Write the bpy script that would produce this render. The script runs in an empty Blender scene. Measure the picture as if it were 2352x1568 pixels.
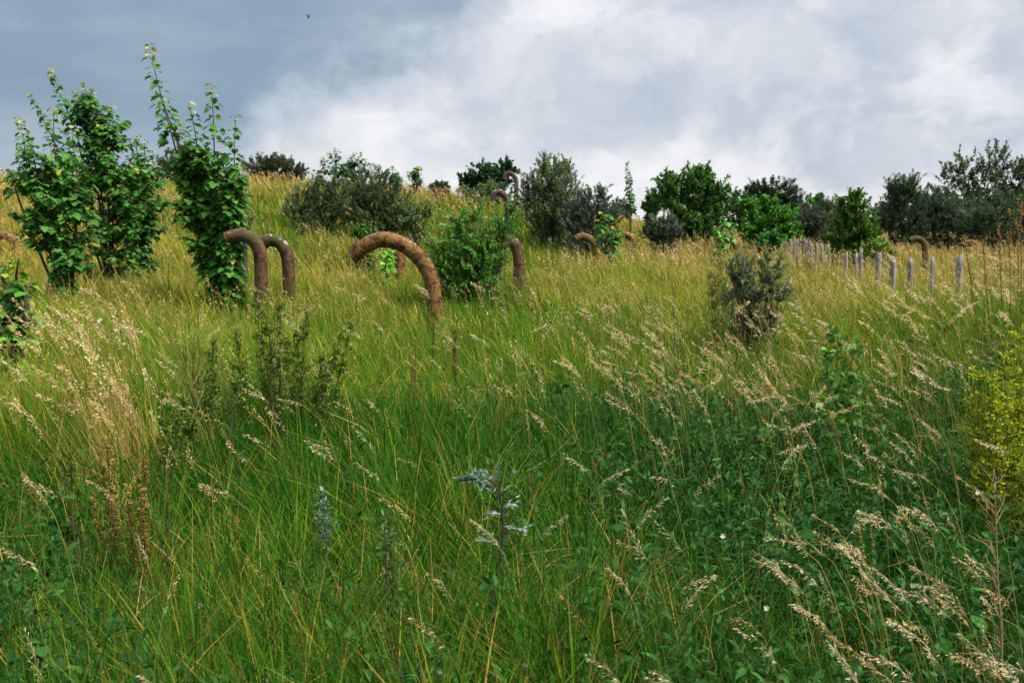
import bpy, math
import numpy as np
R = math.radians
PI = math.pi
rng = np.random.default_rng(11)
SC = bpy.context.scene
COL = SC.collection

# ------------------------------------------------------------------ camera
F = 2352 * 23.0 / 23.66          # focal length in pixels of a 2352 px wide picture
EYE = 1.65
PITCH = R(7.08)
cam_d = bpy.data.cameras.new('camera')
cam = bpy.data.objects.new('camera', cam_d)
COL.objects.link(cam)
cam.location = (0, 0, EYE)
cam.rotation_euler = (R(90) - PITCH, 0, 0)
cam_d.sensor_width = 23.66
cam_d.lens = 23.0
cam_d.clip_start = 0.05
cam_d.clip_end = 3000
cam_d.dof.use_dof = True
cam_d.dof.focus_distance = 5.5
cam_d.dof.aperture_fstop = 4.5
SC.camera = cam

# ------------------------------------------------------------------ render look
SC.view_settings.view_transform = 'Standard'
SC.view_settings.look = 'None'
SC.view_settings.exposure = 0.3
SC.view_settings.gamma = 1.0
SC.cycles.max_bounces = 6
SC.cycles.diffuse_bounces = 2
SC.cycles.glossy_bounces = 2
SC.cycles.transmission_bounces = 4
SC.cycles.use_denoising = True


# ------------------------------------------------------------------ node helper
class NT:
    def __init__(s, tree):
        s.t = tree
        tree.nodes.clear()

    def n(s, kind, **props):
        nd = s.t.nodes.new(kind)
        for k, v in props.items():
            setattr(nd, k, v)
        return nd

    def put(s, inp, v):
        if isinstance(v, bpy.types.NodeSocket):
            s.t.links.new(v, inp)
        else:
            inp.default_value = v

    def m(s, op, a, b=0.0, c=None, clamp=False):
        nd = s.n('ShaderNodeMath', operation=op, use_clamp=clamp)
        s.put(nd.inputs[0], a)
        s.put(nd.inputs[1], b)
        if c is not None:
            s.put(nd.inputs[2], c)
        return nd.outputs[0]

    def add(s, a, b): return s.m('ADD', a, b)
    def sub(s, a, b): return s.m('SUBTRACT', a, b)
    def mul(s, a, b): return s.m('MULTIPLY', a, b)

    def ss(s, x, lo, hi, a=0.0, b=1.0):
        nd = s.n('ShaderNodeMapRange', interpolation_type='SMOOTHSTEP')
        s.put(nd.inputs[0], x)
        for i, v in enumerate((lo, hi, a, b)):
            nd.inputs[1 + i].default_value = v
        return nd.outputs[0]

    def vec(s, x, y, z=0.0):
        nd = s.n('ShaderNodeCombineXYZ')
        for i, v in enumerate((x, y, z)):
            s.put(nd.inputs[i], v)
        return nd.outputs[0]

    def vm(s, op, a, b):
        nd = s.n('ShaderNodeVectorMath', operation=op)
        s.put(nd.inputs[0], a)
        s.put(nd.inputs[1], b)
        return nd.outputs[0]

    def noise(s, v, scale, detail=4.0, rough=0.5, dist=0.0, color=False):
        nd = s.n('ShaderNodeTexNoise')
        s.put(nd.inputs['Vector'], v)
        nd.inputs['Scale'].default_value = scale
        nd.inputs['Detail'].default_value = detail
        nd.inputs['Roughness'].default_value = rough
        nd.inputs['Distortion'].default_value = dist
        return nd.outputs['Color' if color else 'Fac']

    def ramp(s, f, stops):
        nd = s.n('ShaderNodeValToRGB')
        s.put(nd.inputs[0], f)
        el = nd.color_ramp.elements
        while len(el) < len(stops):
            el.new(0.5)
        for e, (p, c) in zip(el, stops):
            e.position = p
            e.color = (*c, 1)
        return nd.outputs[0]

    def mix(s, f, a, b, kind='MIX'):
        nd = s.n('ShaderNodeMix', data_type='RGBA', blend_type=kind)
        s.put(nd.inputs[0], f)
        for i, v in ((6, a), (7, b)):
            if not isinstance(v, bpy.types.NodeSocket):
                v = (*v, 1) if len(v) == 3 else v
            s.put(nd.inputs[i], v)
        return nd.outputs[2]


# ------------------------------------------------------------------ world: broken overcast
SUN_EL, SUN_AZ = R(52), R(112)     # azimuth measured to the right of the view direction
world = bpy.data.worlds.new('World')
SC.world = world
world.use_nodes = True
w = NT(world.node_tree)
sky = w.n('ShaderNodeTexSky', sky_type='NISHITA', sun_disc=False)
sky.sun_elevation = SUN_EL
sky.sun_rotation = SUN_AZ
tc = w.n('ShaderNodeTexCoord')
sep = w.n('ShaderNodeSeparateXYZ')
w.t.links.new(tc.outputs['Generated'], sep.inputs[0])
dx, dy, dz = sep.outputs
az = w.m('ARCTAN2', dx, dy)
el = w.m('ARCSINE', dz)
P = w.vec(az, w.mul(el, 1.25))
warp = w.vm('SCALE', w.vm('SUBTRACT', w.noise(P, 5, 4, 0.55, color=True), (0.5, 0.5, 0.5)), (0, 0, 0))
warp.node.inputs['Scale'].default_value = 0.10
Pw = w.vm('ADD', P, warp)
n_big = w.noise(Pw, 4.2, 7, 0.58)
n_cum = w.noise(Pw, 8.5, 10, 0.58)
n_puff = w.m('POWER', w.m('ABSOLUTE', w.sub(w.mul(w.noise(w.vm('ADD', Pw, (4.2, 1.3, .7)), 7.0, 5, .52), 2.0), 1.0)), 0.7)
ed1 = w.ss(w.noise(w.vm('ADD', Pw, (1.7, 5.1, .3)), 5.2, 9, .56), .46, .58)
ed2 = w.ss(w.noise(w.vm('ADD', Pw, (7.3, 2.2, .9)), 13.0, 8, .55), .47, .60)
n_str = w.noise(w.vec(w.mul(az, 2.2), w.mul(el, 9.0), 3.7), 1.6, 5, 0.5)
dd = w.add(w.sub(az, w.sub(w.mul(el, 1.05), 0.34)), w.mul(w.sub(n_big, 0.5), 0.42))
bright = w.ss(dd, -0.02, 0.20)
edge = w.mul(w.ss(dd, 0.03, 0.10), w.ss(dd, 0.34, 0.12))
right_blue = w.mul(w.ss(az, 0.06, 0.30), w.ss(el, 0.20, 0.09))
low = w.ss(el, 0.10, 0.0)
B = w.add(w.add(0.20, w.ss(el, .055, 0.0, 0.0, 0.12)), w.mul(bright, 0.60))
B = w.add(B, w.mul(edge, 0.14))
B = w.sub(B, w.mul(right_blue, 0.10))
B = w.add(B, w.mul(low, w.m('SUBTRACT', 0.16, w.mul(bright, 0.10))))
B = w.add(B, w.mul(w.mul(w.sub(n_cum, 0.5), 0.55), w.add(0.07, w.mul(bright, 0.93))))
B = w.add(B, w.mul(w.mul(w.sub(n_str, 0.5), 0.46), w.sub(1.0, w.mul(bright, 0.45))))
B = w.add(B, w.mul(w.add(w.mul(w.sub(ed1, .5), .24), w.mul(w.sub(ed2, .5), .13)), w.add(.10, w.mul(bright, .90))))
B = w.add(B, w.mul(w.mul(w.sub(n_puff, 0.30), 0.30), w.add(0.04, w.mul(bright, 0.96))))
B = w.add(B, w.ss(el, 0.22, 0.9, 0.0, 0.28))
cloud = w.ramp(B, [(0.0, (0.15, 0.22, 0.30)), (0.20, (0.225, 0.31, 0.40)), (0.42, (0.40, 0.465, 0.545)),
                   (0.58, (0.50, 0.545, 0.61)), (0.74, (0.625, 0.64, 0.68)), (0.98, (0.765, 0.77, 0.79))])
skyc = w.vm('SCALE', sky.outputs[0], (0, 0, 0))
skyc.node.inputs['Scale'].default_value = 0.10
allc = w.vm('SCALE', w.mix(0.05, cloud, skyc), (0, 0, 0))      # an overcast sky is brightest overhead
w.put(allc.node.inputs['Scale'], w.ss(el, 0.26, 0.9, 1.0, 2.3))
bg = w.n('ShaderNodeBackground')
w.put(bg.inputs[0], allc)
bg.inputs[1].default_value = 1.0
wo = w.n('ShaderNodeOutputWorld')
w.t.links.new(bg.outputs[0], wo.inputs[0])

sun_d = bpy.data.lights.new('sun', 'SUN')
sun_d.energy = 4.8
sun_d.angle = R(9)
sun_d.color = (1.0, 0.95, 0.86)
sun = bpy.data.objects.new('sun', sun_d)
COL.objects.link(sun)
sun.rotation_euler = (R(90) - SUN_EL, 0, -SUN_AZ + PI)
sun.location = (20, 10, 40)
from mathutils import Vector
_sd = Vector((math.sin(SUN_AZ) * math.cos(SUN_EL), math.cos(SUN_AZ) * math.cos(SUN_EL), math.sin(SUN_EL)))
sun.rotation_euler = _sd.to_track_quat('Z', 'Y').to_euler()


# ------------------------------------------------------------------ space helpers
CP, SP = math.cos(PITCH), math.sin(PITCH)


def at(px, py, Y):
    """World point where the view ray of pixel (px, py) reaches depth Y."""
    u = (px - 1176) / F
    v = (784 - py) / F
    d = np.array([u, CP + v * SP, -SP + v * CP])
    return d * (Y / d[1]) + np.array([0, 0, EYE])


def pix(p):
    p = np.asarray(p, float)
    x, y, z = p[..., 0], p[..., 1], p[..., 2] - EYE
    dep = y * CP - z * SP
    up = y * SP + z * CP
    return 1176 + F * x / dep, 784 - F * up / dep


def sstep(x, a, b):
    t = np.clip((x - a) / (b - a), 0, 1)
    return t * t * (3 - 2 * t)


def terrain(x, y):
    x = np.asarray(x, float)
    y = np.asarray(y, float)
    H = np.interp(x, [-40, -23, -10.6, -4.9, -2.5, -0.5, 2.5, 5.3, 9, 13], [2.9, 2.95, 2.85, 2.45, 2.15, 1.9, 1.5, 1.05, .35, 0])
    y0 = np.interp(x, [-5, 2.5], [19, 31])
    z = H * sstep(y, y0, np.interp(x, [-5, 2.5], [47, 50])) - np.maximum(0, y - 50) * 0.05 * sstep(y, 50, 70) * (H > .01) * np.clip(H, 0, 1)
    z = np.where(y > 50, np.maximum(z, -1.0), z)
    z = z + 0.56 * np.exp(-((x - 5.8) / 2.4) ** 2 - ((y - 8.5) / 4.5) ** 2)
    z = z - 0.04 * sstep(y, 6, 10) * (1 - sstep(y, 16, 22))
    z = z - 0.16 * np.exp(-((x + 2.2) / 3.2) ** 2 - ((y - 13.8) / 3.2) ** 2)
    z = z + 0.05 * np.sin(x * 1.3 + y * .7) * np.sin(y * .9 - x * .4) + 0.02 * np.sin(3.1 * x) * np.sin(2.7 * y + 1)
    return z


def foot(px, py, Y, sink=0.03):
    p = at(px, py, Y)
    p[2] = terrain(p[0], p[1]) - sink
    return p


def nrm(a):
    return a / np.maximum(np.linalg.norm(a, axis=-1, keepdims=True), 1e-9)


UP = np.array([0., 0., 1.])


def rand_unit(n):
    return nrm(rng.normal(size=(n, 3)))


# ------------------------------------------------------------------ mesh accumulator
class MB:
    def __init__(s):
        s.v, s.c, s.f, s.n = [], [], [], 0

    def add(s, v, faces, col):
        v = np.asarray(v, np.float32).reshape(-1, 3)
        faces = np.asarray(faces, np.int64)
        c = np.broadcast_to(np.asarray(col, np.float32), v.shape)
        s.v.append(v)
        s.c.append(c)
        s.f.append(faces + s.n)
        s.n += len(v)

    def build(s, name, mat, parent=None, origin=(0, 0, 0), smooth=False):
        me = bpy.data.meshes.new(name)
        v = np.concatenate(s.v) - np.asarray(origin, np.float32)
        c = np.concatenate(s.c)
        loops = np.concatenate([f.ravel() for f in s.f])
        cnt = np.concatenate([np.full(len(f), f.shape[1]) for f in s.f])
        start = np.concatenate([[0], np.cumsum(cnt)[:-1]])
        me.vertices.add(len(v))
        me.vertices.foreach_set('co', v.astype(np.float32).ravel())
        me.loops.add(len(loops))
        me.loops.foreach_set('vertex_index', loops.astype(np.int32))
        me.polygons.add(len(cnt))
        me.polygons.foreach_set('loop_start', start.astype(np.int32))
        if smooth:
            me.polygons.foreach_set('use_smooth', np.ones(len(cnt), bool))
        me.update(calc_edges=True)
        a = me.attributes.new('Col', 'FLOAT_COLOR', 'POINT')
        a.data.foreach_set('color', np.concatenate([c, np.ones((len(c), 1))], 1).astype(np.float32).ravel())
        me.materials.append(mat)
        o = bpy.data.objects.new(name, me)
        COL.objects.link(o)
        if parent is not None:
            o.parent = parent
        else:
            o.location = origin
        return o


def tag(o, label, cat, group=None):
    o['label'] = label
    o['category'] = cat
    if group:
        o['group'] = group
    return o


def empty(name, loc, label, cat, group=None):
    o = bpy.data.objects.new(name, None)
    o.empty_display_size = 0.1
    COL.objects.link(o)
    o.location = loc
    return tag(o, label, cat, group)


def kind(o, k):
    o['kind'] = k
    return o


# ------------------------------------------------------------------ shape helpers
def catmull(pts, n):
    pts = np.asarray(pts, float)
    p = np.vstack([2 * pts[0] - pts[1], pts, 2 * pts[-1] - pts[-2]])
    k = len(pts) - 1
    out = []
    for s in np.linspace(0, k - 1e-6, n):
        i = int(s)
        t = s - i
        a, b, c, d = p[i:i + 4]
        out.append(.5 * (2 * b + (c - a) * t + (2 * a - 5 * b + 4 * c - d) * t * t + (3 * b - a - 3 * c + d) * t ** 3))
    return np.array(out)


def tube(mb, path, rad, sides=6, col=(.2, .2, .2), cap=True):
    path = np.asarray(path, float)
    k = len(path)
    rad = np.broadcast_to(np.asarray(rad, float), (k,))
    T = nrm(np.gradient(path, axis=0))
    ref = np.array([0.31, 0.95, 0.05]) if abs(T[0][2]) > .5 else UP
    u = nrm(np.cross(T[0], ref))
    ang = np.linspace(0, 2 * PI, sides, endpoint=False)
    vs = []
    for i in range(k):
        u = nrm(u - T[i] * np.dot(u, T[i]))
        b = np.cross(T[i], u)
        vs.append(path[i] + rad[i] * (np.cos(ang)[:, None] * u + np.sin(ang)[:, None] * b))
    v = np.concatenate(vs)
    i = np.arange(k - 1)[:, None] * sides
    j = np.arange(sides)[None]
    j2 = (j + 1) % sides
    q = np.stack([i + j, i + j2, i + sides + j2, i + sides + j], -1).reshape(-1, 4)
    mb.add(v, q, col)
    if cap:
        for e in (0, k - 1):
            idx = np.arange(sides) + e * sides
            mb.f.append((idx[::-1] if e == 0 else idx)[None] + (mb.n - k * sides))


def ribbons(mb, Pt, Wv, col):
    """Pt (N,S,3) centre lines, Wv (N,S,3) half-width vectors, col (N,S,3)."""
    N, S = Pt.shape[:2]
    v = np.stack([Pt - Wv, Pt + Wv], 2).reshape(-1, 3)
    c = np.repeat(np.broadcast_to(col, Pt.shape).reshape(-1, 3), 2, 0)
    b = (np.arange(N)[:, None] * S + np.arange(S - 1)[None]) * 2
    q = np.stack([b, b + 1, b + 3, b + 2], -1).reshape(-1, 4)
    mb.add(v, q, c)


T_DIA = (np.array([(0, 0, 0), (.42, .5, .05), (1, 0, -.08), (.42, -.5, .05)]), np.array([(0, 1, 2, 3)]))
T_OVAL = (np.array([(0, 0, 0), (.28, .46, .07), (.68, .42, .04), (1, 0, -.12), (.68, -.42, .04), (.28, -.46, .07), (.5, 0, 0)]),
          np.array([(0, 1, 2, 6), (6, 2, 3, 4), (0, 6, 4, 5)]))
_h = [(-.10, .26), (.10, .52), (.26, .30), (.52, .60), (.58, .30), (.74, .27), (1.02, 0)]
_o = [(0, 0)] + _h + [(a, -b) for a, b in _h[-2::-1]]
T_MAPLE = (np.array([(a, b, .10 * abs(b) - .22 * a * a) for a, b in _o] + [(.38, 0, 0)]),
           np.array([(len(_o), i, (i + 1) % len(_o)) for i in range(len(_o))]))


def leaves(mb, pos, D, U, ln, wd, T, col):
    """Leaf blades at pos (N,3) along D with their faces towards U."""
    D = nrm(D)
    S = nrm(np.cross(D, U))
    N = np.cross(S, D)
    tv, tf = T
    n, k = len(pos), len(tv)
    ln = np.broadcast_to(ln, (n,))
    wd = np.broadcast_to(wd, (n,))
    v = (pos[:, None] + D[:, None] * (tv[None, :, 0:1] * ln[:, None, None])
         + S[:, None] * (tv[None, :, 1:2] * wd[:, None, None]) + N[:, None] * (tv[None, :, 2:3] * ln[:, None, None]))
    f = (np.arange(n)[:, None, None] * k + tf[None]).reshape(-1, tf.shape[1])
    c = np.repeat(np.broadcast_to(col, (n, 3)), k, 0)
    mb.add(v, f, c)


# ------------------------------------------------------------------ materials
def leaf_mat(name, trans=0.35, rough=0.62, spec=0.12, tr_tint=(1.15, 1.2, 0.7)):
    mt = bpy.data.materials.new(name)
    mt.use_nodes = True
    t = NT(mt.node_tree)
    at_ = t.n('ShaderNodeAttribute', attribute_name='Col')
    geo = t.n('ShaderNodeNewGeometry')
    nz = t.noise(geo.outputs['Position'], 31.0, 2, .5)
    colr = t.mix(1.0, at_.outputs['Color'], t.ramp(nz, [(.25, (.80, .82, .80)), (.75, (1.18, 1.14, 1.12))]), 'MULTIPLY')
    pb = t.n('ShaderNodeBsdfPrincipled')
    t.put(pb.inputs['Base Color'], colr)
    pb.inputs['Roughness'].default_value = rough
    pb.inputs['Specular IOR Level'].default_value = spec
    tl = t.n('ShaderNodeBsdfTranslucent')
    t.put(tl.inputs[0], t.mix(1.0, colr, tr_tint, 'MULTIPLY'))
    mx = t.n('ShaderNodeMixShader')
    mx.inputs[0].default_value = trans
    t.t.links.new(pb.outputs[0], mx.inputs[1])
    t.t.links.new(tl.outputs[0], mx.inputs[2])
    out = t.n('ShaderNodeOutputMaterial')
    t.t.links.new(mx.outputs[0], out.inputs[0])
    return mt


def surf_mat(name, fn, rough=0.8, spec=0.3, bump=None):
    mt = bpy.data.materials.new(name)
    mt.use_nodes = True
    t = NT(mt.node_tree)
    pb = t.n('ShaderNodeBsdfPrincipled')
    pb.inputs['Roughness'].default_value = rough
    pb.inputs['Specular IOR Level'].default_value = spec
    tcn = t.n('ShaderNodeTexCoord')
    c, hgt = fn(t, tcn.outputs['Object'])
    t.put(pb.inputs['Base Color'], c)
    if hgt is not None:
        bp = t.n('ShaderNodeBump')
        bp.inputs['Strength'].default_value = bump or .4
        bp.inputs['Distance'].default_value = .02
        t.put(bp.inputs['Height'], hgt)
        t.t.links.new(bp.outputs[0], pb.inputs['Normal'])
    out = t.n('ShaderNodeOutputMaterial')
    t.t.links.new(pb.outputs[0], out.inputs[0])
    return mt


M_GRASS = leaf_mat('grass_blade', .26, .6, .04, (1.15, 1.2, .5))
M_SEED = leaf_mat('dry_seed', .30, .7, .2, (1.1, 1.0, .8))
M_LEAF = leaf_mat('leaf', .26, .55, .10, (1.15, 1.2, .5))
M_GREY = leaf_mat('grey_leaf', .22, .7, .12, (1, 1.1, .8))


def _bark(t, p):
    nz = t.noise(t.vm('MULTIPLY', p, (30, 30, 6)), 1.0, 5, .6)
    return t.mix(.5, t.ramp(nz, [(.3, (.035, .026, .02)), (.7, (.11, .085, .06))]),
                 t.n('ShaderNodeAttribute', attribute_name='Col').outputs['Color']), nz


M_BARK = surf_mat('bark', _bark, .9, .2, .5)


def rust(dark, mid, pale, moss, moss_amt, streak):
    def fn(t, p):
        n1 = t.noise(p, 6.5, 10, .70, .6)
        n2 = t.noise(t.vm('ADD', p, (3, 1, 7)), 17.0, 6, .6)
        n3 = t.noise(t.vm('MULTIPLY', p, (26, 26, 3.5)), 1.0, 4, .6)
        n4 = t.noise(t.vm('ADD', p, (9, 4, 2)), 2.1, 3, .5)
        f = t.add(t.mul(n1, .70), t.mul(n2, .30))
        c = t.ramp(f, [(.40, dark), (.465, mid), (.54, pale), (.61, tuple(.75 * a + .25 * b for a, b in zip(mid, dark)))])
        c = t.mix(t.ss(n3, .54, .66, 0, .55), c, dark)
        geo = t.n('ShaderNodeNewGeometry')
        sz = t.n('ShaderNodeSeparateXYZ')
        t.t.links.new(geo.outputs['Normal'], sz.inputs[0])
        c = t.mix(t.mul(t.ss(n4, .42, .60), moss_amt), c, moss)
        c = t.mix(t.mul(t.ss(sz.outputs[2], .1, .9), t.ss(n2, .45, .62, 0, .22)), c, tuple(.55 * a + .09 for a in pale))      # paler patches where the surface faces up
        up = t.mul(t.ss(sz.outputs[2], .25, .8), t.ss(t.noise(t.vm('MULTIPLY', p, (1, 1, 1)), 12.0, 2, .4), .64, .68, 0, streak))
        c = t.mix(up, c, (.62, .60, .56))
        return c, t.add(n2, t.mul(n1, .6))
    return fn


M_RUST = surf_mat('rust_tan', rust((.016, .008, .005), (.080, .030, .010), (.24, .125, .040), (.10, .085, .025), .2, .45), .88, .2, .9)
M_RUST_MOSS = surf_mat('rust_mossy', rust((.022, .012, .008), (.060, .030, .015), (.135, .075, .038), (.046, .052, .012), .75, .9), .88, .25, .5)
M_RUST_DARK = surf_mat('rust_dark', rust((.028, .016, .014), (.06, .033, .024), (.10, .06, .042), (.05, .045, .03), .3, .9), .85, .3, .4)
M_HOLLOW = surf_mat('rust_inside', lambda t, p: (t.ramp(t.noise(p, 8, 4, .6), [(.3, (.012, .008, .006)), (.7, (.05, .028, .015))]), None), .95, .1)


def _post(t, p):
    n1 = t.noise(t.vm('MULTIPLY', p, (40, 40, 3)), 1.0, 5, .6)
    n2 = t.noise(p, 6, 4, .6)
    c = t.ramp(n1, [(.3, (.06, .048, .038)), (.5, (.23, .205, .18)), (.72, (.42, .385, .345))])
    return t.mix(t.ss(n2, .5, .7, 0, .45), c, (.20, .15, .11)), n1


M_POST = surf_mat('weathered_wood', _post, .9, .15, .6)
M_WIRE = surf_mat('wire', lambda t, p: (t.ramp(t.noise(p, 20), [(.3, (.10, .10, .10)), (.7, (.22, .20, .19))]), None), .5, .5)


def _soil(t, p):
    n1 = t.noise(p, .35, 6, .6)
    n2 = t.noise(p, 9, 6, .7)
    c = t.ramp(n1, [(.3, (.018, .024, .008)), (.55, (.034, .034, .012)), (.75, (.06, .046, .02))])
    return t.mix(.45, c, t.ramp(n2, [(.35, (.010, .011, .005)), (.7, (.06, .05, .022))])), n2


M_SOIL = surf_mat('meadow_soil', _soil, .95, .1, .8)


# ------------------------------------------------------------------ ground
def ground():
    ys = np.concatenate([np.linspace(-60, 0, 13), np.linspace(0, 60, 200)[1:], np.geomspace(60, 900, 40)[1:]])
    xs = np.concatenate([-np.geomspace(40, 900, 30)[::-1], np.linspace(-40, 40, 220)[1:-1], np.geomspace(40, 900, 30)])
    X, Y = np.meshgrid(xs, ys)
    Z = terrain(X, np.clip(Y, -10, None))
    far = sstep(np.hypot(X, Y), 70, 160)
    Z = Z * (1 - far) - 1.0 * far
    mb = MB()
    ny, nx = X.shape
    i = np.arange(ny - 1)[:, None] * nx + np.arange(nx - 1)[None]
    q = np.stack([i, i + 1, i + nx + 1, i + nx], -1).reshape(-1, 4)
    mb.add(np.stack([X, Y, Z], -1), q, (.05, .07, .02))
    return kind(mb.build('ground', M_SOIL, smooth=True), 'structure')


ground()

# ------------------------------------------------------------------ pipes
PIPES = 'rusty swan neck pipes standing in the meadow'


def swan_pipe(label, Y, dia, pts, mat, joint=None, depth=0.0, group=PIPES):
    """pts: pixels of the pipe's centre line from the ground up; the last one is the open mouth."""
    n = len(pts)
    Ys = Y + depth * np.linspace(0, 1, n) ** 1.5
    path = np.array([at(px, py, yy) for (px, py), yy in zip(pts, Ys)])
    base = path[0].copy()
    base[2] = terrain(base[0], base[1])
    path[0] = base - np.array([0, 0, .25])
    cl = catmull(path, 70)
    root = empty('swan_neck_pipe', base, label, 'pipe', group)
    r = dia / 2 * .93
    if joint is None:
        cut = [0, int(np.argmax(cl[:, 2] > base[2] + 0.12)), len(cl)]
        k = 0
    k = 0 if joint is None else int(np.argmin(np.abs(pix(cl)[1][:35] - joint)))
    if k > 2:
        mb = MB()
        tube(mb, cl[:k + 1], r, 24, cap=False)
        mb.build('upright', mat, root, base, True)
        mb = MB()
        ring = cl[k - 1:k + 2]
        tube(mb, cl[k] + (cl[k + 1] - cl[k]) * np.linspace(-.12, .12, 5)[:, None] * .5, r + np.array([.001, .004, .006, .004, .001]), 24, cap=False)
        mb.build('weld_seam', M_HOLLOW, root, base, True)
    up = cl[k:]
    mb = MB()
    tube(mb, up, r, 24, cap=False)
    T = nrm(up[-1] - up[-2])
    lip = np.array([up[-1], up[-1] + T * .001])
    rr = np.array([r, r * .93])
    tube(mb, lip, rr, 24, cap=False)
    el = mb.build('elbow', mat, root, base, True)
    mb = MB()
    inn = up[-12:][::-1]
    tube(mb, inn, r * .93, 24, cap=False)
    mb.build('bore', M_HOLLOW, el, base, True)
    return root


swan_pipe('largest rusty pipe arching left over the grass in the centre', 14, .236,
          [(1001, 800), (999, 740), (998, 690), (990, 640), (972, 603), (944, 574), (912, 556), (880, 550), (850, 558), (826, 573), (808, 588)], M_RUST, 655, .1)
swan_pipe('front one of the two mossy elbow pipes, left of its twin', 16, .232,
          [(602, 740), (600, 690), (600, 640), (599, 600), (595, 575), (582, 552), (562, 541), (540, 541), (520, 548)], M_RUST_MOSS, 601)
swan_pipe('rear one of the two mossy elbow pipes, right of its twin', 17.5, .236,
          [(666, 720), (665, 680), (664, 640), (662, 605), (656, 578), (642, 558), (624, 551), (606, 558), (596, 570)], M_RUST_MOSS, 602)
swan_pipe('rusty upright pipe seen under the big central arch', 21.5, .232,
          [(918, 690), (918, 640), (918, 610), (916, 585), (908, 566), (892, 556), (876, 560)], M_RUST)
swan_pipe('olive brown pipe half hidden by the bright green bush', 19.5, .236,
          [(1193, 700), (1192, 660), (1192, 620), (1190, 585), (1182, 562), (1166, 551), (1148, 553), (1134, 566)], M_RUST_MOSS, 609)
swan_pipe('low rusty elbow with white droppings left of the small sapling', 29, .23,
          [(1372, 610), (1369, 580), (1366, 562), (1357, 550), (1344, 544), (1332, 544), (1323, 549)], M_RUST, None)
swan_pipe('small rusty elbow right of the small sapling', 34, .235,
          [(1458, 590), (1455, 565), (1453, 552), (1446, 543), (1436, 539), (1427, 538), (1422, 541)], M_RUST)
swan_pipe('rust red elbow half hidden behind the green sapling near the fence', 31, .225,
          [(1692, 610), (1692, 580), (1690, 562), (1683, 551), (1671, 545), (1658, 546), (1648, 553)], M_RUST)
swan_pipe('slender pipe with a swan neck standing behind the fence stakes', 24, .155,
          [(2126, 660), (2126, 620), (2125, 590), (2124, 566), (2118, 553), (2108, 548), (2098, 549), (2090, 553)], M_RUST_MOSS, None)
swan_pipe('weathered pipe end behind tall seed stalks by the right edge', 33, .22,
          [(2248, 680), (2246, 620), (2246, 585), (2243, 566), (2234, 558), (2223, 558), (2214, 564)], M_RUST)
swan_pipe('dark hooked pipe on the mound slope with white streaks', 37, .238,
          [(1166, 520), (1166, 490), (1165, 470), (1162, 454), (1153, 444), (1144, 441), (1135, 447), (1131, 461)], M_RUST_DARK)
swan_pipe('dark hooked pipe topmost on the mound crest', 46, .22,
          [(1186, 505), (1185, 460), (1186, 425), (1184, 410), (1177, 401), (1169, 398), (1161, 402), (1158, 412)], M_RUST_DARK)
swan_pipe('rusty elbow at the left edge beside the sycamore', 26, .24,
          [(38, 610), (38, 575), (34, 556), (24, 545), (10, 541), (-8, 543), (-20, 550)], M_RUST)


# ------------------------------------------------------------------ fence of split stakes
def fence():
    # pixel x of the stake, pixel y of its top, depth, width
    st = [(1804, 551, 30, .10), (1815, 549, 29.4, .11), (1824, 552, 28.8, .10), (1834, 549, 28.2, .11), (1843, 551, 27.6, .10),
          (1853, 549, 27, .12), (1864, 556, 26, .10), (1876, 560, 25, .10), (1891, 562, 24, .11), (1907, 568, 22.6, .105),
          (1941, 580, 21, .12), (1966, 580, 19.8, .095), (1981, 572, 19.2, .115), (2018, 580, 17.8, .12), (2054, 588, 16.2, .13),
          (2092, 590, 14.8, .13), (2143, 586, 14.2, .11), (2207, 578, 12.4, .15)]
    p0 = foot(1960, 620, 20)
    root = empty('stake_fence', p0, 'line of grey split stakes running away through the tall grass', 'fence')
    tops = []
    for (px, py, Y, wd) in st:
        b = foot(px, 600, Y, 0)
        t = at(px + rng.normal(0, 3.4) * 16 / Y, py + (20 - Y) * 1.7 * (Y < 20) + rng.normal(0, 2.5), Y)
        wd *= rng.uniform(.52, .78)
        mb = MB()
        k = 7
        ang = np.sort(rng.uniform(0, 2 * PI, k)) * .35 + np.linspace(0, 2 * PI, k, endpoint=False) * .65
        rad = rng.uniform(.8, 1.15, k) * wd / 2
        ring = np.stack([np.cos(ang) * rad, np.sin(ang) * rad * .75, np.zeros(k)], 1)
        sl = rng.uniform(.25, .8) * rng.choice([-1, 1], p=[.7, .3])
        lv = []
        for s in (0, .35, .7, .9, 1):
            c = b + (t - b) * s + np.array([rng.normal(0, .004), 0, 0])
            rg = ring * (1.08 - .14 * s) * (1 + rng.normal(0, .04, (k, 1)))
            z = np.zeros((k, 3))
            if s > .95:
                z[:, 2] = ring[:, 0] * sl * 1.3 + rng.normal(0, .006, k)
            lv.append(c + rg + z)
        lv[0][:, 2] -= .3
        v = np.concatenate(lv)
        i = np.arange(4)[:, None] * k
        j = np.arange(k)[None]
        q = np.stack([i + j, i + (j + 1) % k, i + k + (j + 1) % k, i + k + j], -1).reshape(-1, 4)
        mb.add(v, q, (.3, .3, .3))
        mb.f.append(np.arange(k)[None] + 4 * k)
        mb.build('stake', M_POST, root, p0)
        tops.append((b, t))
    mb = MB()
    for s in (.45, .65, .85):
        pts = np.array([b + (t - b) * s + np.array([0, -.05, 0]) for b, t in tops])
        for a, c in zip(pts[:-1], pts[1:]):
            mid = (a + c) / 2 - np.array([0, 0, .02])
            tube(mb, np.array([a, mid, c]), .003, 4, cap=False)
    mb.build('wire', M_WIRE, root, p0)


fence()


# ------------------------------------------------------------------ woody plants
def bez(a, b, c, n=7):
    t = np.linspace(0, 1, n)[:, None]
    return (1 - t) ** 2 * a + 2 * t * (1 - t) * b + t * t * c


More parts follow.
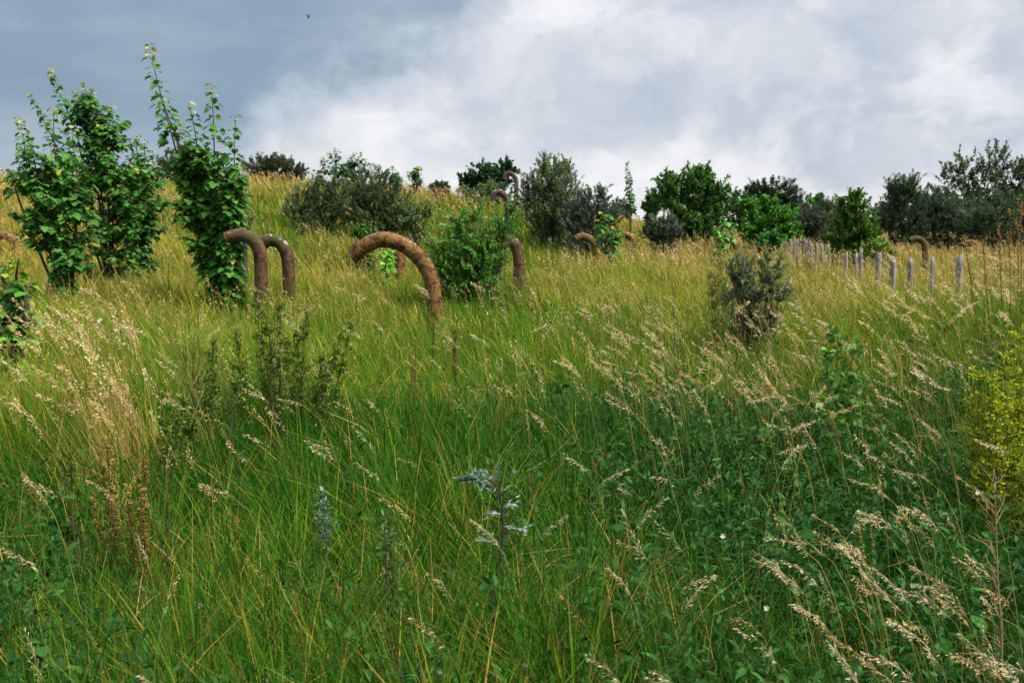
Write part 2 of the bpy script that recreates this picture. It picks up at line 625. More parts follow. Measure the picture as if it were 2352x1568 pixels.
def vary(c0, c1, n, amp=.2):
    f = rng.random((n, 1))
    return (np.array(c0) * (1 - f) + np.array(c1) * f) * (1 + rng.normal(0, amp, (n, 1))).clip(.4, 1.8)


def shrub(name, label, cat, Y, lobes, c0, c1, leaf=(.06, .014), shoots=220, per=34, slen=.32, upb=.6, T=T_DIA,
          mat=None, spread=.8, foot_px=None, group=None, tip=None, limb_r=.03, depth=1.0, limbs=10, flowers=0, parts=('branches', 'foliage')):
    """lobes: (px, py, rx px, ry px) ellipsoids that the shoots fill."""
    if mat is None:
        c0, c1 = np.array(c0) * 1.25, np.array(c1) * 1.3
    mat = mat or M_LEAF
    per = int(per * 1.45)
    leaf = (leaf[0] * 1.12, leaf[1] * 1.3)
    fx = foot_px if foot_px is not None else np.mean([l[0] for l in lobes])
    base = foot(fx, 560, Y)
    root = empty(name, base, label, cat, group)
    mbL, mbB = MB(), MB()
    gx, gy = pix(base)
    lo, wx = max(l[1] + l[3] * .5 for l in lobes), max(l[2] for l in lobes)
    xc = float(np.average([l[0] for l in lobes], weights=[l[2] for l in lobes]))
    half = (max(l[0] + l[2] for l in lobes) - min(l[0] - l[2] for l in lobes)) / 2
    if gy > lo:
        lobes = list(lobes) + [(xc, (gy + lo) / 2, half * .8, (gy - lo) / 2 + 6)]
    area = np.array([l[2] * l[3] for l in lobes], float)
    share = area / area.sum()
    flower_spots = []
    for (px, py, rx, ry), sh in zip(lobes, share):
        C = at(px, py, Y + rng.normal(0, .15))
        s = Y / F
        rad = np.array([rx * s, rx * s * depth, ry * s])
        n = max(8, int(shoots * sh * (1.7 if Y > 28 else 1.25)))
        d = rand_unit(n)
        d[:, 1] = np.where(rng.random(n) < .35, -np.abs(d[:, 1]), d[:, 1])
        rr = rng.random(n) ** .42
        tip_p = C + d * rr[:, None] * rad * (1 + rng.normal(0, .10, (n, 1)))
        sd = nrm(d * np.array([1, 1, .6]) * .7 + UP * upb + rng.normal(0, .28, (n, 3)))
        L = slen * rng.uniform(.6, 1.35, n)
        out = rr > .8
        L[out] *= rng.uniform(.8, 1.5, out.sum())
        u = rng.random((n, per))
        pos = tip_p[:, None] + sd[:, None] * (L[:, None] * (u - .55))[..., None]
        bend = rng.normal(0, .12, (n, 1, 3)) * L[:, None, None] * (u[..., None] ** 2)
        pos = pos + bend
        D = sd[:, None] * .55 + rng.normal(0, spread * .6, (n, per, 3))
        shv = (1 + rng.normal(0, .22, (n, 1, 1))).clip(.55, 1.6)
        f = rng.random((n, per, 1))
        col = (np.array(c0) * (1 - f) + np.array(c1) * f) * shv * (1 + rng.normal(0, .15, (n, per, 1))).clip(.5, 1.6)
        if tip is not None:
            k = ((u > .82) & (rng.random((n, 1)) < .5))[..., None]
            col = np.where(k, np.array(tip) * (1 + rng.normal(0, .15, col.shape)), col)
        pos, D, col = pos.reshape(-1, 3), D.reshape(-1, 3), col.reshape(-1, 3)
        g = terrain(pos[:, 0], pos[:, 1])
        ok = pos[:, 2] > g + .05
        pos, D, col = pos[ok], D[ok], col[ok]
        lw = rng.uniform(.7, 1.25, len(pos))
        leaves(mbL, pos, D, UP + rng.normal(0, .55, (len(pos), 3)), leaf[0] * lw, leaf[1] * lw, T, np.clip(col, .004, .9))
        for i in rng.choice(n, min(n, max(4, int(limbs * max(.4, sh * len(lobes))))), replace=False):
            st = base + np.array([rng.normal(0, .06), rng.normal(0, .06), 0])
            mid = np.array([C[0], C[1], base[2] + (C[2] - base[2]) * .6]) + rng.normal(0, .12, 3) * rad
            e = tip_p[i] + sd[i] * L[i] * .4
            pa = bez(st, mid, e, 8)
            pa[1:-1] += rng.normal(0, .018, (6, 3))
            tube(mbB, pa, np.linspace(limb_r * rng.uniform(.5, .9), .003, 8), 5, col=(.07, .055, .04))
        for i in range(n):           # twigs that carry the leaves
            if rng.random() < .6:
                a = tip_p[i] - sd[i] * L[i] * .55
                tube(mbB, np.array([a, tip_p[i], tip_p[i] + sd[i] * L[i] * .42]), [.006, .004, .002], 3, col=(.08, .06, .045), cap=False)
        if flowers:
            k = np.where((d[:, 1] < -.15) & (rr > .8))[0]
            flower_spots += [(tip_p[i] + d[i] * .16) for i in k]
    mbB.build(parts[0], M_BARK, root, base, True)
    fo = mbL.build(parts[1], mat, root, base)
    if flowers:
        sel = rng.permutation(len(flower_spots))[:flowers]
        for i in sel:
            c = flower_spots[i]
            mb = MB()
            n = 26
            a = rng.uniform(0, 2 * PI, n)
            r = .09 * np.sqrt(rng.random(n))
            pp = c + np.stack([np.cos(a) * r, .02 - np.sin(a) * r * .6, .02 + np.sin(a) * r * .75 - r * .2], 1)
            leaves(mb, pp, np.stack([np.cos(a), -np.sin(a) * .6, np.sin(a) * .75], 1), np.tile(np.array([0, -.7, .7]), (n, 1)), .05, .05, T_DIA, vary((.80, .78, .60), (.70, .70, .48), n, .08))
            mb.build('flower_head', M_SEED, root, base)
    return root


def spire(mbL, mbT, p0, p1, wid, leaf, nodes, c0, c1, tip=(.30, .34, .13), bow=0.0, tipn=.88, r0=.016, t_from=0.0):
    mid = (p0 + p1) / 2 + np.array([bow, rng.normal(0, .05), 0])
    path = bez(p0, mid, p1, 14)
    tube(mbT, path, np.linspace(r0, .004, 14), 5, col=(.075, .06, .04))
    t = np.linspace(t_from, 1, nodes)
    cen = np.stack([np.interp(t, np.linspace(0, 1, 14), path[:, k]) for k in range(3)], 1)
    for rep in range(4):
        ph = (np.arange(nodes) % 2) * PI / 2 + rep * PI + rng.normal(0, .5, nodes)
        keep = rng.random(nodes) < (.95 if rep < 2 else .6)
        pl = wid * (1.05 - .78 * t ** 1.3) * rng.uniform(.45, 1.1, nodes)
        o = np.stack([np.cos(ph), np.sin(ph), rng.uniform(-.15, .35, nodes)], 1)
        e = cen + o * pl[:, None]
        ln = leaf * (1.1 - .45 * t) * rng.uniform(.5, 1.35, nodes)
        D = o * np.array([1, 1, 0]) + np.stack([rng.normal(0, .2, nodes), rng.normal(0, .2, nodes), rng.uniform(-.75, -.05, nodes)], 1)
        U = UP + o * .35 + rng.normal(0, .22, (nodes, 3))
        col = vary(c0, c1, nodes, .18)
        pale = (t > tipn)[:, None]
        col = np.where(pale, np.array(tip) * rng.uniform(.7, 1.2, (nodes, 1)), col)
        yl = (rng.random(nodes) < .02)[:, None]
        col = np.where(yl, np.array((.34, .33, .04)), col)
        e, D, U, ln, col, c_ = e[keep], D[keep], U[keep], ln[keep], col[keep], cen[keep]
        leaves(mbL, e, D, U, ln, ln * .95, T_MAPLE, col)
        W = np.tile(np.array([.0022, 0, 0]), (len(e), 2, 1))
        ribbons(mbL, np.stack([c_, e], 1), W, np.tile(np.array((.16, .08, .05)), (len(e), 2, 1)))


def sycamore(label, Y, foot_px, foot_py, spires, lobes, c0=(.028, .10, .018), c1=(.055, .16, .028), leaf=.13, name='sycamore_tree', group=None,
             nleaf=900, wid=.2, trunk_r=.035, tip=(.30, .34, .13)):
    base = foot(foot_px, foot_py, Y)
    root = empty(name, base, label, 'tree' if name.endswith('tree') else 'sapling', group)
    mbL, mbT = MB(), MB()
    c0, c1 = np.array(c0) * 1.45, np.array(c1) * np.array((1.65, 1.5, 1.35))
    s = Y / F
    for sp in spires:
        (bx, by, tx, ty) = sp[:4]
        dy = rng.normal(0, .18)
        p0, p1 = at(bx, by, Y + dy), at(tx, ty, Y + dy + rng.normal(0, .1))
        wd = wid * (sp[4] if len(sp) > 4 else 1)
        L = np.linalg.norm(p1 - p0)
        pa = bez(base, np.array([base[0] * .5 + p0[0] * .5, base[1], base[2] + (p0[2] - base[2]) * .5]), p0, 8)
        tube(mbT, pa, np.linspace(trunk_r * rng.uniform(.6, 1), .016, 8), 6, col=(.06, .045, .032))
        spire(mbL, mbT, p0, p1, wd, leaf, max(5, int(L / .058)), c0, c1, tip, bow=rng.normal(0, .04))
    gx, gy = pix(base)
    if lobes:
        lo = max(l[1] + l[3] * .6 for l in lobes)
        low = max(lobes, key=lambda l: l[1])
        if gy > lo:
            lobes = list(lobes) + [(foot_px * .4 + low[0] * .6, (gy + lo) / 2 - 4, low[2] * .62, (gy - lo) / 2 + 4)]
    area = sum(l[2] * l[3] for l in lobes) or 1
    for (px, py, rx, ry) in lobes:
        C = at(px, py, Y)
        n = int(nleaf * rx * ry / area)
        nb = max(3, n // 22)          # side branches with opposite leaves
        d = rand_unit(nb)
        tips = C + d * (rng.random((nb, 1)) ** .4) * rng.uniform(.7, 1.5, (nb, 1)) * np.array([rx * s, rx * s * .9, ry * s])
        tips[:, 2] = np.maximum(tips[:, 2], terrain(tips[:, 0], tips[:, 1]) + .15)
        for i in range(nb):
            ax = C[:2] * .45 + base[:2] * .55
            z0 = max(base[2] + .15, tips[i, 2] - rng.uniform(.15, .5))
            a = np.array([ax[0] + rng.normal(0, .06), ax[1] + rng.normal(0, .06), z0])
            spire(mbL, mbT, a * .55 + tips[i] * .45, tips[i], wid * .75, leaf, 8, c0, c1, tip=(.09, .20, .035), bow=rng.normal(0, .05), tipn=.9, r0=.009)
            tube(mbT, bez(a, (a + tips[i]) / 2 - UP * .04, tips[i], 5), np.linspace(.012, .004, 5), 4, col=(.06, .045, .03), cap=False)
    mbT.build('trunk', M_BARK, root, base, True)
    mbL.build('crown', M_LEAF, root, base)
    return root


SYC = 'young sycamores on the left of the meadow'
sycamore('lobed leaf sycamore with two thin trunks at the far left', 17, 155, 660,
         [(70, 430, 45, 268, .8), (90, 420, 62, 300, 1), (130, 420, 122, 250), (40, 450, 12, 388, .7), (180, 420, 165, 290)],
         [(115, 430, 92, 95), (105, 500, 85, 62), (165, 545, 74, 56), (150, 590, 52, 36), (190, 470, 48, 66)], (.032, .115, .022), (.065, .18, .035), nleaf=2500, group=SYC)
sycamore('tallest dense sycamore behind the leftmost one, its top leaning left', 20.5, 250, 560,
         [(175, 300, 117, 160, .7), (215, 330, 178, 212), (240, 330, 208, 205), (260, 360, 256, 245, .8), (150, 380, 68, 216, .5), (225, 340, 192, 190, .7)],
         [(205, 290, 62, 84), (230, 360, 84, 92), (300, 450, 92, 80), (160, 420, 60, 80), (270, 500, 105, 50)], (.022, .085, .016), (.052, .155, .028), nleaf=3500, group=SYC)
sycamore('small dark sycamore with pale tips between the two tall ones', 21.5, 330, 560,
         [(320, 390, 313, 312, .7), (330, 400, 332, 318, .6), (350, 420, 352, 345, .7), (300, 420, 296, 358, .6)],
         [(325, 420, 45, 55), (335, 480, 50, 50), (320, 520, 50, 28)], (.018, .065, .016), (.04, .12, .026), nleaf=2000, group=SYC)
sycamore('slim sycamore with the tallest spire leaning left beside the twin pipes', 16.5, 505, 650,
         [(420, 400, 341, 102, 1), (400, 300, 372, 225, .7), (465, 420, 434, 236, .9), (492, 430, 485, 192, 1), (440, 430, 405, 300, 1)],
         [(440, 380, 64, 62), (455, 450, 72, 72), (480, 530, 62, 70), (495, 600, 46, 45)], (.026, .10, .016), (.062, .175, .026), nleaf=2500, group=SYC)
sycamore('narrow columnar sycamore just left of the twin pipes', 16.2, 535, 640,
         [(538, 480, 541, 266, .8), (545, 500, 548, 380, .9), (520, 520, 512, 400, .9)],
         [(540, 430, 22, 60), (535, 500, 26, 60), (525, 580, 30, 55)], (.026, .10, .018), (.055, .16, .028), nleaf=1300, group=SYC)
sycamore('bright green sycamore sapling cut off by the left edge', 9, 25, 800,
         [(10, 650, 8, 600, .9), (40, 660, 45, 592, .8), (60, 680, 75, 640, .8)],
         [(20, 660, 45, 45), (35, 710, 45, 40)], (.045, .14, .02), (.10, .23, .03), leaf=.11, nleaf=420, name='sycamore_sapling', wid=.13, tip=(.28, .36, .05), trunk_r=.015)
sycamore('bright green sapling growing under the big pipe arch', 20, 888, 660,
         [(886, 610, 880, 570, .8), (890, 620, 898, 575, .8)], [(888, 598, 16, 26)], (.08, .25, .03), (.13, .32, .045), leaf=.11, nleaf=140, name='sycamore_sapling', wid=.12, trunk_r=.012)
sycamore('two headed dark sapling with yellow tips between the small elbow pipes', 27, 1395, 600,
         [(1388, 540, 1380, 487, .9), (1405, 550, 1404, 520, .9), (1380, 545, 1372, 505, .8)], [(1384, 525, 18, 30), (1402, 560, 24, 26), (1412, 545, 14, 20)],
         (.03, .12, .02), (.06, .17, .03), leaf=.13, nleaf=300, name='sycamore_sapling', wid=.15, tip=(.36, .36, .06), trunk_r=.015)
sycamore('solitary pole thin sapling standing on the skyline', 40, 1446, 510,
         [(1448, 485, 1441, 371, .85), (1447, 488, 1445, 410, .9), (1450, 490, 1449, 440, .9)], [], (.03, .075, .03), (.05, .12, .04), leaf=.15, name='sycamore_sapling', wid=.17, tip=(.10, .13, .06), trunk_r=.015)
sycamore('fresh green sapling in front of the rust red elbow pipe', 28.5, 1668, 590,
         [(1668, 550, 1660, 498, .8), (1660, 555, 1640, 520, .8), (1680, 555, 1690, 515, .8)], [(1668, 540, 20, 30)], (.045, .18, .04), (.09, .25, .05), leaf=.13, nleaf=150, name='sycamore_sapling', wid=.14, trunk_r=.014)

# mound and skyline
SB0, SB1 = (.085, .145, .050), (.195, .275, .110)
BUCK = 'grey green buckthorn shrubs'
shrub('buckthorn_shrub', 'leftmost low shrub of the mound crest, behind the sycamores', 'shrub', 44, [(400, 385, 42, 32), (440, 400, 30, 25)], (.035, .055, .025), (.07, .10, .045), (.11, .03), 120, 30, .3, .5, mat=M_GREY)
shrub('buckthorn_shrub', 'olive shrub on the mound crest right of the sycamore spires', 'shrub', 47, [(600, 385, 40, 24), (640, 378, 36, 24)], (.045, .062, .028), (.10, .115, .06), (.11, .03), 170, 30, .32, .7, mat=M_GREY, tip=(.16, .13, .08))
shrub('buckthorn_shrub', 'low end shrub of the crest hedge next to the skyline sycamore', 'shrub', 48, [(680, 390, 28, 18), (655, 388, 25, 16)], (.045, .062, .028), (.10, .115, .06), (.11, .03), 90, 30, .28, .7, mat=M_GREY)
sycamore('broad sycamore bush on the mound skyline above the grey shrubs', 45, 800, 430,
         [(780, 390, 770, 340, .9), (800, 390, 815, 352, .9), (830, 395, 842, 362, .9), (750, 395, 740, 362, .9), (770, 395, 755, 350, .8), (820, 392, 830, 350, .7)],
         [(795, 388, 55, 24), (790, 400, 50, 16)], (.02, .07, .028), (.045, .115, .04), leaf=.17, nleaf=700, wid=.25)
sycamore('round topped green bush at the crest behind the grey shrub', 44, 903, 430, [(903, 400, 900, 382, .9)], [(905, 400, 26, 20)], (.025, .085, .02), (.05, .13, .03), leaf=.16, nleaf=260, wid=.2)
sycamore('small dark bush alone on the falling crest line', 44, 957, 440, [(957, 400, 962, 383, .9), (945, 405, 940, 395, .8)], [(956, 405, 22, 20)], (.018, .065, .02), (.04, .11, .028), leaf=.16, nleaf=260, wid=.2)
shrub('buckthorn_shrub', 'tiny low shrub furthest down the left crest line', 'shrub', 46, [(1010, 430, 26, 11)], (.03, .06, .03), (.07, .10, .05), (.11, .035), 50, 30, .22, .5, mat=M_GREY)
shrub('buckthorn_shrub', 'grey green shrub on the mound slope, smaller left neighbour', 'shrub', 31, [(700, 465, 44, 42), (745, 450, 42, 42), (690, 490, 42, 22), (725, 420, 12, 26), (775, 440, 34, 36), (770, 490, 40, 26)], (.050, .088, .036), (.125, .180, .080), (.075, .018), 190, 36, .30, .65, mat=M_GREY, group=BUCK)
shrub('buckthorn_shrub', 'largest grey green shrub on the mound slope, wide and domed', 'shrub', 30.5, [(860, 430, 66, 44), (825, 470, 62, 46), (905, 470, 56, 42), (870, 495, 84, 28)], (.050, .088, .036), (.125, .180, .080), (.075, .018), 330, 36, .30, .55, mat=M_GREY, group=BUCK)
shrub('buckthorn_shrub', 'low grey shrub with ragged arms right of the domed one', 'shrub', 30, [(945, 490, 42, 26), (978, 482, 16, 24), (930, 510, 42, 18)], SB0, SB1, (.075, .018), 130, 34, .28, .6, mat=M_GREY, group=BUCK)
shrub('leafy_bush', 'dark leafy bush on the crest left of the topmost pipe', 'bush', 49, [(1110, 405, 34, 28), (1150, 400, 26, 26), (1080, 420, 30, 18), (1170, 385, 14, 16)], (.02, .06, .028), (.045, .10, .04), (.14, .07), 150, 30, .35, .5, T=T_OVAL)
shrub('buckthorn_shrub', 'flat grey shrub in the grass under the crest bush', 'shrub', 46, [(1140, 428, 45, 13), (1065, 432, 20, 10)], SB0, SB1, (.10, .026), 90, 30, .22, .4, mat=M_GREY, group=BUCK)
shrub('buckthorn_shrub', 'tallest grey buckthorn with spiky tops right of the hooked pipes', 'shrub', 35, [(1265, 420, 55, 45), (1225, 450, 38, 45), (1300, 455, 40, 45), (1265, 490, 65, 32), (1250, 375, 16, 26), (1300, 378, 14, 26), (1278, 385, 14, 22)], SB0, SB1, (.08, .02), 480, 36, .36, .8, mat=M_GREY, tip=(.17, .17, .10), group=BUCK)
shrub('buckthorn_shrub', 'silvery buckthorn leaning right beside the tallest one', 'shrub', 33, [(1360, 470, 50, 40), (1320, 500, 35, 32), (1395, 495, 36, 30), (1385, 440, 12, 20), (1340, 510, 60, 22)], (.075, .10, .07), (.15, .185, .135), (.08, .02), 330, 36, .32, .7, mat=M_GREY, group=BUCK)
shrub('elder_bush', 'tall elder in cream flower on the right skyline', 'bush', 39, [(1590, 425, 55, 38), (1550, 450, 45, 45), (1640, 455, 42, 45), (1600, 495, 70, 42), (1625, 405, 16, 18), (1530, 420, 20, 22)], (.035, .10, .022), (.075, .165, .04), (.13, .05), 360, 30, .42, .45, T=T_OVAL, flowers=26, limb_r=.04)
shrub('elder_bush', 'small light green bush at the left foot of the flowering elder', 'bush', 40, [(1500, 460, 24, 22), (1490, 478, 18, 12)], (.06, .12, .035), (.11, .19, .06), (.11, .045), 70, 30, .3, .5, T=T_OVAL)
shrub('buckthorn_shrub', 'rounded silvery shrub in front of the flowering elder', 'shrub', 33, [(1523, 520, 38, 30), (1505, 535, 24, 20), (1545, 535, 22, 18)], (.075, .10, .07), (.15, .185, .13), (.075, .018), 220, 36, .26, .6, mat=M_GREY, group=BUCK)
shrub('pine_tree', 'very dark domed pine rising behind the bright bushes', 'tree', 50, [(1770, 440, 62, 30), (1820, 465, 38, 26), (1730, 455, 36, 30), (1770, 480, 80, 26)], (.012, .026, .014), (.03, .052, .026), (.13, .022), 420, 40, .38, .35, parts=('trunk', 'crown'))
shrub('leafy_bush', 'bright green bush below the dark pine', 'bush', 35, [(1770, 500, 48, 28), (1740, 530, 42, 30), (1800, 530, 34, 28), (1765, 470, 22, 18), (1715, 480, 22, 24)], (.05, .16, .025), (.11, .27, .05), (.10, .05), 280, 32, .34, .6, T=T_OVAL)
shrub('leafy_bush', 'fresh green low sapling bush left of the fence start', 'bush', 31, [(1765, 565, 26, 22), (1780, 550, 16, 18)], (.045, .15, .04), (.09, .23, .06), (.09, .045), 80, 30, .28, .6, T=T_OVAL)
shrub('buckthorn_shrub', 'grey shrub between the bright bush and the round green bush', 'shrub', 38, [(1865, 505, 42, 34), (1895, 480, 22, 22), (1850, 525, 36, 24)], (.065, .088, .06), (.13, .16, .11), (.08, .02), 260, 34, .3, .6, mat=M_GREY, group=BUCK)
shrub('leafy_bush', 'little green bush peeping over behind the grey shrub by the pine', 'bush', 42, [(1875, 462, 18, 16)], (.04, .15, .03), (.08, .22, .05), (.12, .06), 40, 30, .28, .5, T=T_OVAL)
shrub('hawthorn_bush', 'round dense green bush standing at the fence stakes', 'bush', 27, [(1955, 485, 48, 40), (1955, 530, 58, 42), (1930, 555, 36, 30), (1990, 545, 34, 34), (1960, 455, 22, 18)], (.035, .095, .014), (.085, .165, .025), (.06, .028), 420, 36, .26, .5, T=T_DIA)
shrub('leafy_bush', 'low yellow green bush at the right foot of the round bush', 'bush', 26, [(2010, 565, 26, 22), (2035, 580, 22, 12)], (.10, .20, .03), (.18, .28, .05), (.06, .028), 90, 30, .22, .5)
shrub('buckthorn_tree', 'dark conical buckthorn with fanned upright tips right of the round bush', 'tree', 35, [(2075, 450, 36, 40), (2050, 490, 34, 40), (2095, 500, 40, 42), (2085, 425, 24, 24), (2050, 440, 18, 34), (2115, 470, 26, 36)], (.040, .075, .036), (.098, .150, .078), (.09, .02), 340, 36, .40, .9, mat=M_GREY, parts=('trunk', 'crown'))
shrub('buckthorn_tree', 'blue grey buckthorn between the conical one and the airy tree', 'tree', 35.5, [(2175, 480, 58, 46), (2140, 505, 46, 40), (2215, 505, 46, 40), (2135, 460, 30, 30)], (.055, .092, .052), (.125, .175, .105), (.085, .02), 340, 36, .34, .6, mat=M_GREY, parts=('trunk', 'crown'))
shrub('willow_tree', 'tall airy tree with reddish shoots on the right skyline', 'tree', 42, [(2215, 400, 45, 50), (2270, 385, 50, 50), (2330, 400, 50, 55), (2380, 420, 50, 70), (2300, 345, 20, 20), (2250, 440, 60, 40), (2330, 460, 60, 40), (2175, 415, 24, 36)], (.034, .07, .03), (.075, .12, .05), (.115, .042), 300, 18, .46, .8, T=T_OVAL, tip=(.12, .055, .03), limbs=9, limb_r=.024, parts=('trunk', 'crown'))
shrub('buckthorn_tree', 'grey green dense shrub below the airy tree at the right edge', 'tree', 34, [(2275, 500, 58, 40), (2330, 500, 52, 44), (2235, 515, 44, 32), (2390, 490, 56, 55), (2300, 470, 40, 30)], (.050, .090, .044), (.120, .175, .088), (.08, .022), 380, 36, .3, .5, mat=M_GREY, parts=('trunk', 'crown'))
shrub('hawthorn_bush', 'bright green hawthorn bush in the centre right of the big arch', 'bush', 17.5,
      [(1085, 565, 60, 38), (1045, 598, 60, 38), (1118, 595, 48, 40), (1078, 622, 82, 28), (1058, 515, 28, 32), (1150, 525, 28, 32), (1092, 488, 16, 28), (1178, 486, 8, 20), (1135, 560, 34, 28), (1015, 560, 32, 20), (1005, 600, 34, 26)],
      (.05, .155, .024), (.105, .265, .05), (.045, .022), 430, 38, .40, .5, limb_r=.02, limbs=16, tip=(.16, .28, .05), foot_px=1095)
shrub('leafy_bush', 'dark green seedlings filling the grass above the arch', 'bush', 24, [(850, 530, 36, 18), (815, 528, 18, 12)], (.04, .11, .02), (.08, .18, .035), (.06, .03), 80, 26, .22, .5)
shrub('buckthorn_shrub', 'silver leaved buckthorn low in the grass before the fence', 'shrub', 11, [(1702, 632, 40, 40), (1766, 618, 30, 36), (1732, 668, 54, 30), (1790, 672, 24, 22), (1672, 676, 24, 20)], (.10, .135, .062), (.27, .31, .17), (.048, .0085), 190, 44, .17, .8, mat=M_GREY, limb_r=.012, limbs=14, group=BUCK)


# the farther bushes that close the belt
for lab, px, py, rx, ry, Y, ca, cb in (
        ('far grey green bush between the silvery buckthorn and the pole thin sapling', 1425, 480, 26, 20, 56, (.05, .085, .045), (.11, .15, .08)),
        ('far green bush filling the gap right of the flowering elder', 1695, 470, 42, 30, 54, (.04, .10, .03), (.09, .17, .05)),
        ('far dark bush low behind the bright bush under the pine', 1800, 492, 60, 30, 58, (.035, .075, .03), (.08, .13, .05)),
        ('far bush closing the gap right of the dark pine', 1880, 485, 44, 26, 57, (.05, .10, .04), (.10, .17, .06)),
        ('far bush behind the left side of the round green bush', 1920, 490, 40, 30, 60, (.05, .085, .04), (.11, .15, .08)),
        ('far low bush between the round bush and the conical buckthorn', 2030, 498, 44, 34, 55, (.045, .08, .045), (.10, .14, .08)),
        ('far bush filling the dip behind the blue grey buckthorn', 2140, 470, 56, 40, 60, (.045, .075, .04), (.09, .13, .07)),
        ('far dark bush behind the trunks of the airy tree', 2240, 465, 60, 50, 58, (.035, .07, .035), (.08, .12, .06)),
        ('far dark bush at the right edge behind the airy tree', 2335, 460, 60, 56, 60, (.035, .07, .035), (.08, .12, .06))):
    shrub('distant_bush', lab, 'bush', Y, [(px, py, rx, ry), (px - rx * .5, py + ry * .4, rx * .7, ry * .7), (px + rx * .5, py + ry * .35, rx * .7, ry * .7)], ca, cb, (.14, .055), 110, 24, .45, .5, T=T_OVAL, limbs=6)


# ------------------------------------------------------------------ herbs
def plume(mbS, mbL, p0, p1, bow=(0, 0, 0), t0=.3, side=.09, nside=22, per=14, leaf=(.018, .008), c0=(.04, .10, .02), c1=(.08, .16, .03),
          tip=None, rise=.8, r=.005, stem=(.08, .035, .025), T=T_DIA):
    mid = (p0 + p1) / 2 + np.asarray(bow, float)
    path = bez(p0, mid, p1, 12)
    tube(mbS, path, np.linspace(r, r * .35, 12), 5, col=stem)
    t = np.sort(rng.uniform(t0, 1, nside))
    cen = np.stack([np.interp(t, np.linspace(0, 1, 12), path[:, k]) for k in range(3)], 1)
    tan = nrm(p1 - p0)
    a = rng.uniform(0, 2 * PI, nside)
    out = nrm(np.stack([np.cos(a), np.sin(a), np.zeros(nside)], 1) + (UP * .4 + tan * .6) * rise)
    L = side * (1.1 - .75 * (t - t0) / (1 - t0)) * rng.uniform(.6, 1.2, nside)
    ribbons(mbS, np.stack([cen, cen + out * L[:, None]], 1), np.tile(np.array([.0012, 0, 0]), (nside, 2, 1)), np.tile(np.array(stem), (nside, 2, 1)))
    u = rng.random((nside, per))
    pos = cen[:, None] + out[:, None] * (L[:, None] * u)[..., None] + rng.normal(0, leaf[0] * .3, (nside, per, 3))
    D = out[:, None] * .6 + rng.normal(0, .5, (nside, per, 3))
    col = vary(c0, c1, nside * per, .2)
    if tip is not None:
        k = (u.ravel() > .7)[:, None] & (rng.random((nside * per, 1)) < .6)
        col = np.where(k, np.array(tip), col)
    lw = rng.uniform(.6, 1.3, nside * per)
    leaves(mbL, pos.reshape(-1, 3), D.reshape(-1, 3), rand_unit(nside * per) + UP * .6, leaf[0] * lw, leaf[1] * lw, T, col)


def herb(name, label, cat, Y, base_px, stems, group=None, mat=None, parts=('stem', 'foliage'), jitter=.06, **kw):
    """stems: (top px, top py[, foot px]) for each stalk."""
    base = foot(base_px, 1000, Y)
    root = empty(name, base, label, cat, group)
    for st in stems:
        mbS, mbL = MB(), MB()
        yy = Y + rng.normal(0, jitter)
        p1 = at(st[0], st[1], yy)
        p0 = foot(st[2] if len(st) > 2 else base_px + (st[0] - base_px) * .3, 1000, yy, .02)
        plume(mbS, mbL, p0, p1, rng.normal(0, .03, 3) * np.array([1, 1, 0]), **kw)
        so = mbS.build(parts[0], M_BARK, root, base, True)
        mbL.build(parts[1], mat or M_LEAF, so, base)
    return root


MUG = 'mugwort clumps in the grass'
mg = dict(t0=.32, side=.10, nside=46, per=16, leaf=(.020, .010), c0=(.034, .10, .012), c1=(.10, .19, .026), tip=(.26, .29, .04), group=MUG)
herb('mugwort_plant', 'tallest leafy mugwort with its top nodding left before the twin pipes', 'plant', 6.4, 640, [(590, 668, 635), (610, 720, 640), (645, 700, 650), (600, 760, 630)], **mg)
herb('mugwort_plant', 'upright mugwort right of the tallest one', 'plant', 6.3, 690, [(705, 715, 690), (680, 765, 685), (660, 790, 680)], **mg)
herb('mugwort_plant', 'mugwort leaning hard to the right with yellowish tips', 'plant', 6.1, 700, [(808, 745, 705), (785, 765, 700), (760, 830, 705), (745, 795, 700)], **mg)
herb('mugwort_plant', 'slender dark mugwort left of the tallest one', 'plant', 6.2, 560, [(545, 765, 560), (560, 830, 565), (535, 840, 550)], **mg)
herb('mugwort_plant', 'thin short mugwort leftmost of the clump behind the golden tuft', 'plant', 5.9, 480, [(487, 770, 480), (478, 850, 475), (500, 880, 490)], **mg)
herb('mugwort_plant', 'low bushy mugwort at the right foot of the golden tuft', 'plant', 5.2, 410, [(392, 930, 405), (420, 915, 425), (445, 960, 430), (375, 960, 395)], **mg)

